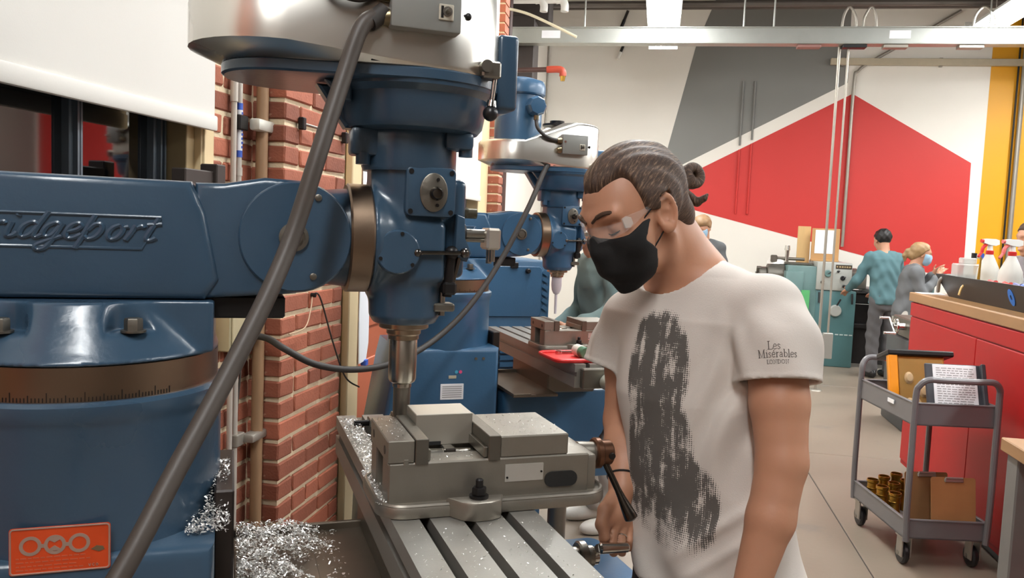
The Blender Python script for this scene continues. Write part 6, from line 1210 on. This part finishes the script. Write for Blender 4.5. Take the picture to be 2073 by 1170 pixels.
# ---------------- people further back
def rotf(yaw, pitch=0., roll=0.):
    f = np.array((cos(yaw) * cos(pitch), sin(yaw) * cos(pitch), -sin(pitch))); u = np.array((cos(yaw) * sin(pitch), sin(yaw) * sin(pitch), cos(pitch))); return np.array((f, np.cross(u, f), u), np.float32)
def figure(loc, yaw, H, label, skin, top, legs_m, hair_m, arms, head_yaw=0., head_pitch=.1, mask=None, hair='short', shoe_m=None, lean=0., h=.009, stance=.11):
    s = H / 1.75; A = rotf(yaw); O = np.array((loc[0], loc[1], 0.), np.float32)
    def w(f, l, u): return O + np.array((f * s, l * s, u * s), np.float32) @ A
    F_, L_ = A[0][:2], A[1][:2]; le = lambda u: lean * max(0, u - .9)
    hc = w(.03 + le(1.6), 0, 1.625); HAx = rotf(yaw + head_yaw, head_pitch)
    nk = w(le(1.47), 0, 1.48)
    joints = []
    for sg, (el, ha) in zip((1, -1), arms): joints.append((w(le(1.42), sg * .178, 1.415), w(*el), w(*ha)))
    hips = [w(0, sg * .085, .93) for sg in (1, -1)]; kns = [w(.03, sg * .10, .50) for sg in (1, -1)]; ans = [w(-.01, sg * stance, .09) for sg in (1, -1)]
    secs = [(w(le(1.46), 0, 1.47), .09 * s, .075 * s), (w(le(1.40), 0, 1.40), .165 * s, .10 * s), (w(le(1.26), 0, 1.26), .160 * s, .11 * s), (w(le(1.08), 0, 1.08), .138 * s, .098 * s), (w(0, 0, .94), .155 * s, .11 * s), (w(0, 0, .86), .155 * s, .112 * s)]
    def hand(P, el, ha):
        d = ha - el; d = d / np.linalg.norm(d); sd = np.cross(d, (0, 0, 1.)); sd = sd / (np.linalg.norm(sd) + 1e-6); up = np.cross(sd, d); k = ha + d * .075 * s
        o = sun([rc(P, ha, k - sd * .022 * s, .026 * s, .016 * s), rc(P, ha, k + sd * .022 * s, .026 * s, .016 * s)], .02); fs = []
        for i, of in enumerate((-.030, -.010, .010, .029)):
            b0 = k + sd * of * s; b1 = b0 + (d * .9 + up * (.1 - .1 * i)) * .045 * s; b2 = b1 + (d * .8 - up * .4) * .038 * s; fs.append(chain(P, [b0, b1, b2], [.0105 * s, .0098 * s, .0082 * s], .003))
        tb = ha + d * .02 * s + up * .018 * s; fs.append(chain(P, [tb, tb + (d * .6 + up * .7) * .04 * s, tb + (d * .9 + up * .5) * .07 * s], [.015 * s, .012 * s, .009 * s], .004))
        return smin(o, np.minimum.reduce(fs), .008)
    def body(P):
        d = head_sdf(frame(P, hc, HAx) / s) * s
        d = smin(d, rc(P, hc - HAx[2] * .06 * s - HAx[0] * .02 * s, nk, .052 * s, .06 * s), .03)
        d = smin(d, tower(P, secs, F_, L_), .05)
        for sh, el, ha in joints: d = smin(d, smin(chain(P, [sh, el, ha], [.05 * s, .042 * s, .028 * s], .02), hand(P, el, ha), .01), .03)
        for a, b, c in zip(hips, kns, ans): d = smin(d, chain(P, [a, b, c], [.08 * s, .055 * s, .042 * s], .02), .02)
        return d
    def cloth(P):
        t_ = tower(P, [(c, a + .022 * s, b + .024 * s) for c, a, b in secs], F_, L_)
        d = smin(t_, sun([rc(P, nk - (0, 0, .02), j[0], .062 * s, .062 * s) for j in joints], .03), .04)
        for sh, el, ha in joints: d = smin(d, chain(P, [sh, el, el + (ha - el) * .9], [.066 * s, .058 * s, .045 * s], .02), .025)
        q = P - O; d = d - .006 * np.sin(q[:, 2] * 38 + 3 * np.sin(q[:, 0] * 17 + q[:, 1] * 13)) * .7 - .003 * np.sin(q[:, 0] * 60 + q[:, 2] * 30)
        d = np.maximum(d, -(np.linalg.norm(P - nk - HAx[2] * .03 * s, axis=1) - .068 * s)); return np.maximum(d, .87 * s - P[:, 2])
    def pants(P):
        d = tower(P, [(w(0, 0, 1.0), .150 * s, .112 * s), (w(0, 0, .90), .165 * s, .125 * s), (w(0, 0, .80), .15 * s, .12 * s)], F_, L_)
        for a, b, c in zip(hips, kns, ans): d = smin(d, chain(P, [a, b, c], [.092 * s, .074 * s, .066 * s], .02), .02)
        return np.maximum(d - .004 * np.sin(P[:, 2] * 45 + P[:, 0] * 30), .06 * s - P[:, 2])
    lo = np.array((min(loc[0], *[float(j[2][0]) for j in joints]) - .42, min(loc[1], *[float(j[2][1]) for j in joints]) - .42, .0)); hi = np.array((max(loc[0], *[float(j[2][0]) for j in joints]) + .42, max(loc[1], *[float(j[2][1]) for j in joints]) + .42, H + .12))
    R_ = empty('person', tuple(float(v) for v in O)); tag(R_, label, 'person')
    def mk(nm, fn, m, l2=lo, h2=hi, hh=h, it=1): V, F = mesh_sdf(fn, l2, h2, hh); return child(nm, V, F, m, R_, O, it)
    mk('body', body, skin); mk('sweatshirt', cloth, top); mk('trousers', pants, legs_m, hh=.012)
    def hairf(P):
        q = frame(P, hc, HAx) / s; am = np.abs(q[:, 1]); f, u = q[:, 0], q[:, 2]; d = ell(q, (-.002, 0, .034), (.118, .090, .102)) - .004 * np.sin(f * 60 + q[:, 1] * 90) * np.sin(u * 70)
        d = smax(d, np.maximum(f - np.interp(u, [-.1, .03, .06, .1], [-.0, .035, .085, .13]), np.interp(f, [-.12, -.03, .0, .05], [-.085, -.06, -.01, .03]) - u), .01)
        if hair == 'pony':
            d = smin(d, chain(q, [(-.10, 0, .02), (-.135, .0, .0), (-.15, .01, -.06), (-.135, .01, -.12)], [.03, .028, .03, .012], .01), .01); d = smin(d, rc(q, (-.02, 0, .02), (-.06, 0, -.03), .09, .07), .02)
            d = np.maximum(d, f - .085)
        if hair == 'mop': d = smin(d, smax(ell(q, (.04, 0, .085), (.085, .088, .055)), f - .125, .01), .02)
        return d * s
    mk('hair', hairf, hair_m, hc - .26, hc + .22, .006, 0)
    if mask is not None:
        def mf(P):
            q = frame(P, hc, HAx) / s; f, u = q[:, 0], q[:, 2]; d = smin(head_sdf(q) - .005, ell(q, (.085, 0, -.062), (.058, .058, .062)), .012)
            return np.maximum(d, np.maximum(u - .006, np.maximum(.045 - f, -(u + .128)))) * s
        mk('face_mask', mf, mask, hc - .2, hc + .2, .006)
    for a in ans: shoe(a, m=shoe_m or BLACKPL, par=R_, org=O, f3=np.array((A[0][0], A[0][1], 0)))
    return R_
def cloth_m(n, c): return mat(n, c, .85, 0, .06, 10, .12, 160)
BLUEMASK = mat('pale blue surgical mask', (150, 184, 208), .7)
JEANS = cloth_m('grey trousers', (92, 90, 92)); PALEP = cloth_m('pale grey trousers', (196, 192, 184)); TEALC = cloth_m('teal shirt', (84, 118, 124)); GREYC = cloth_m('grey sweatshirt', (104, 106, 108)); HOODC = cloth_m('grey teal hoodie', (98, 118, 118)); DKGREY = cloth_m('charcoal shirt', (86, 88, 90)); LILAC = cloth_m('grey lilac hoodie', (128, 122, 126))
def hm_(n, c): return mat(n, c, .5, 0, .3, 30, .3, 60)
SK2 = skinmat('fair skin', (190, 140, 112)); WSHOE = mat('white sneaker', (226, 222, 214), .6)
down = lambda f=.12: [((-.03 + f * .3, .24, 1.14), (f, .25, .90)), ((-.03 + f * .3, -.24, 1.14), (f, -.25, .90))]
figure((-.22, 4.35), atan2(-.49, -.87), 1.74, 'person in grey teal hoodie at the second mill, mostly behind the masked operator', SK2, HOODC, PALEP, hm_('brown hair', (84, 64, 48)), [((.10, .22, 1.18), (.30, .14, 1.10)), ((.08, -.22, 1.16), (.29, -.10, 1.05))], head_pitch=.35, shoe_m=WSHOE, lean=.12)
figure((.52, 9.35), atan2(-.85, -.45), 1.80, 'distant person with tousled light brown hair and blue mask looking down', SK2, DKGREY, JEANS, hm_('light brown hair', (150, 118, 84)), down(), head_pitch=.45, mask=BLUEMASK, hair='mop', lean=.08)
figure((2.64, 10.12), atan2(1, -.35), 1.74, 'person with black hair seen from behind in a teal shirt at the lathe', SK2, TEALC, JEANS, hm_('black hair', (26, 22, 22)), [((.16, .27, 1.13), (.34, .26, 1.02)), ((.12, -.24, 1.14), (.34, -.12, 1.0))], head_pitch=.25, lean=.12)
figure((2.66, 9.42), atan2(-.12, 1), 1.60, 'person with blonde ponytail, grey sweatshirt and blue mask raising both hands', SK2, GREYC, PALEP, hm_('dark blonde hair', (150, 120, 82)), [((.15, .20, 1.16), (.31, .08, 1.40)), ((.15, -.20, 1.14), (.32, -.07, 1.37))], head_pitch=.18, mask=BLUEMASK, hair='pony', lean=.14)
figure((2.92, 6.95), atan2(-.30, -1), 1.80, 'person in grey lilac hoodie cut off by the right edge behind the bench', SK2, LILAC, JEANS, hm_('dark brown hair', (70, 56, 46)), down(.2), head_pitch=.15, lean=.05)
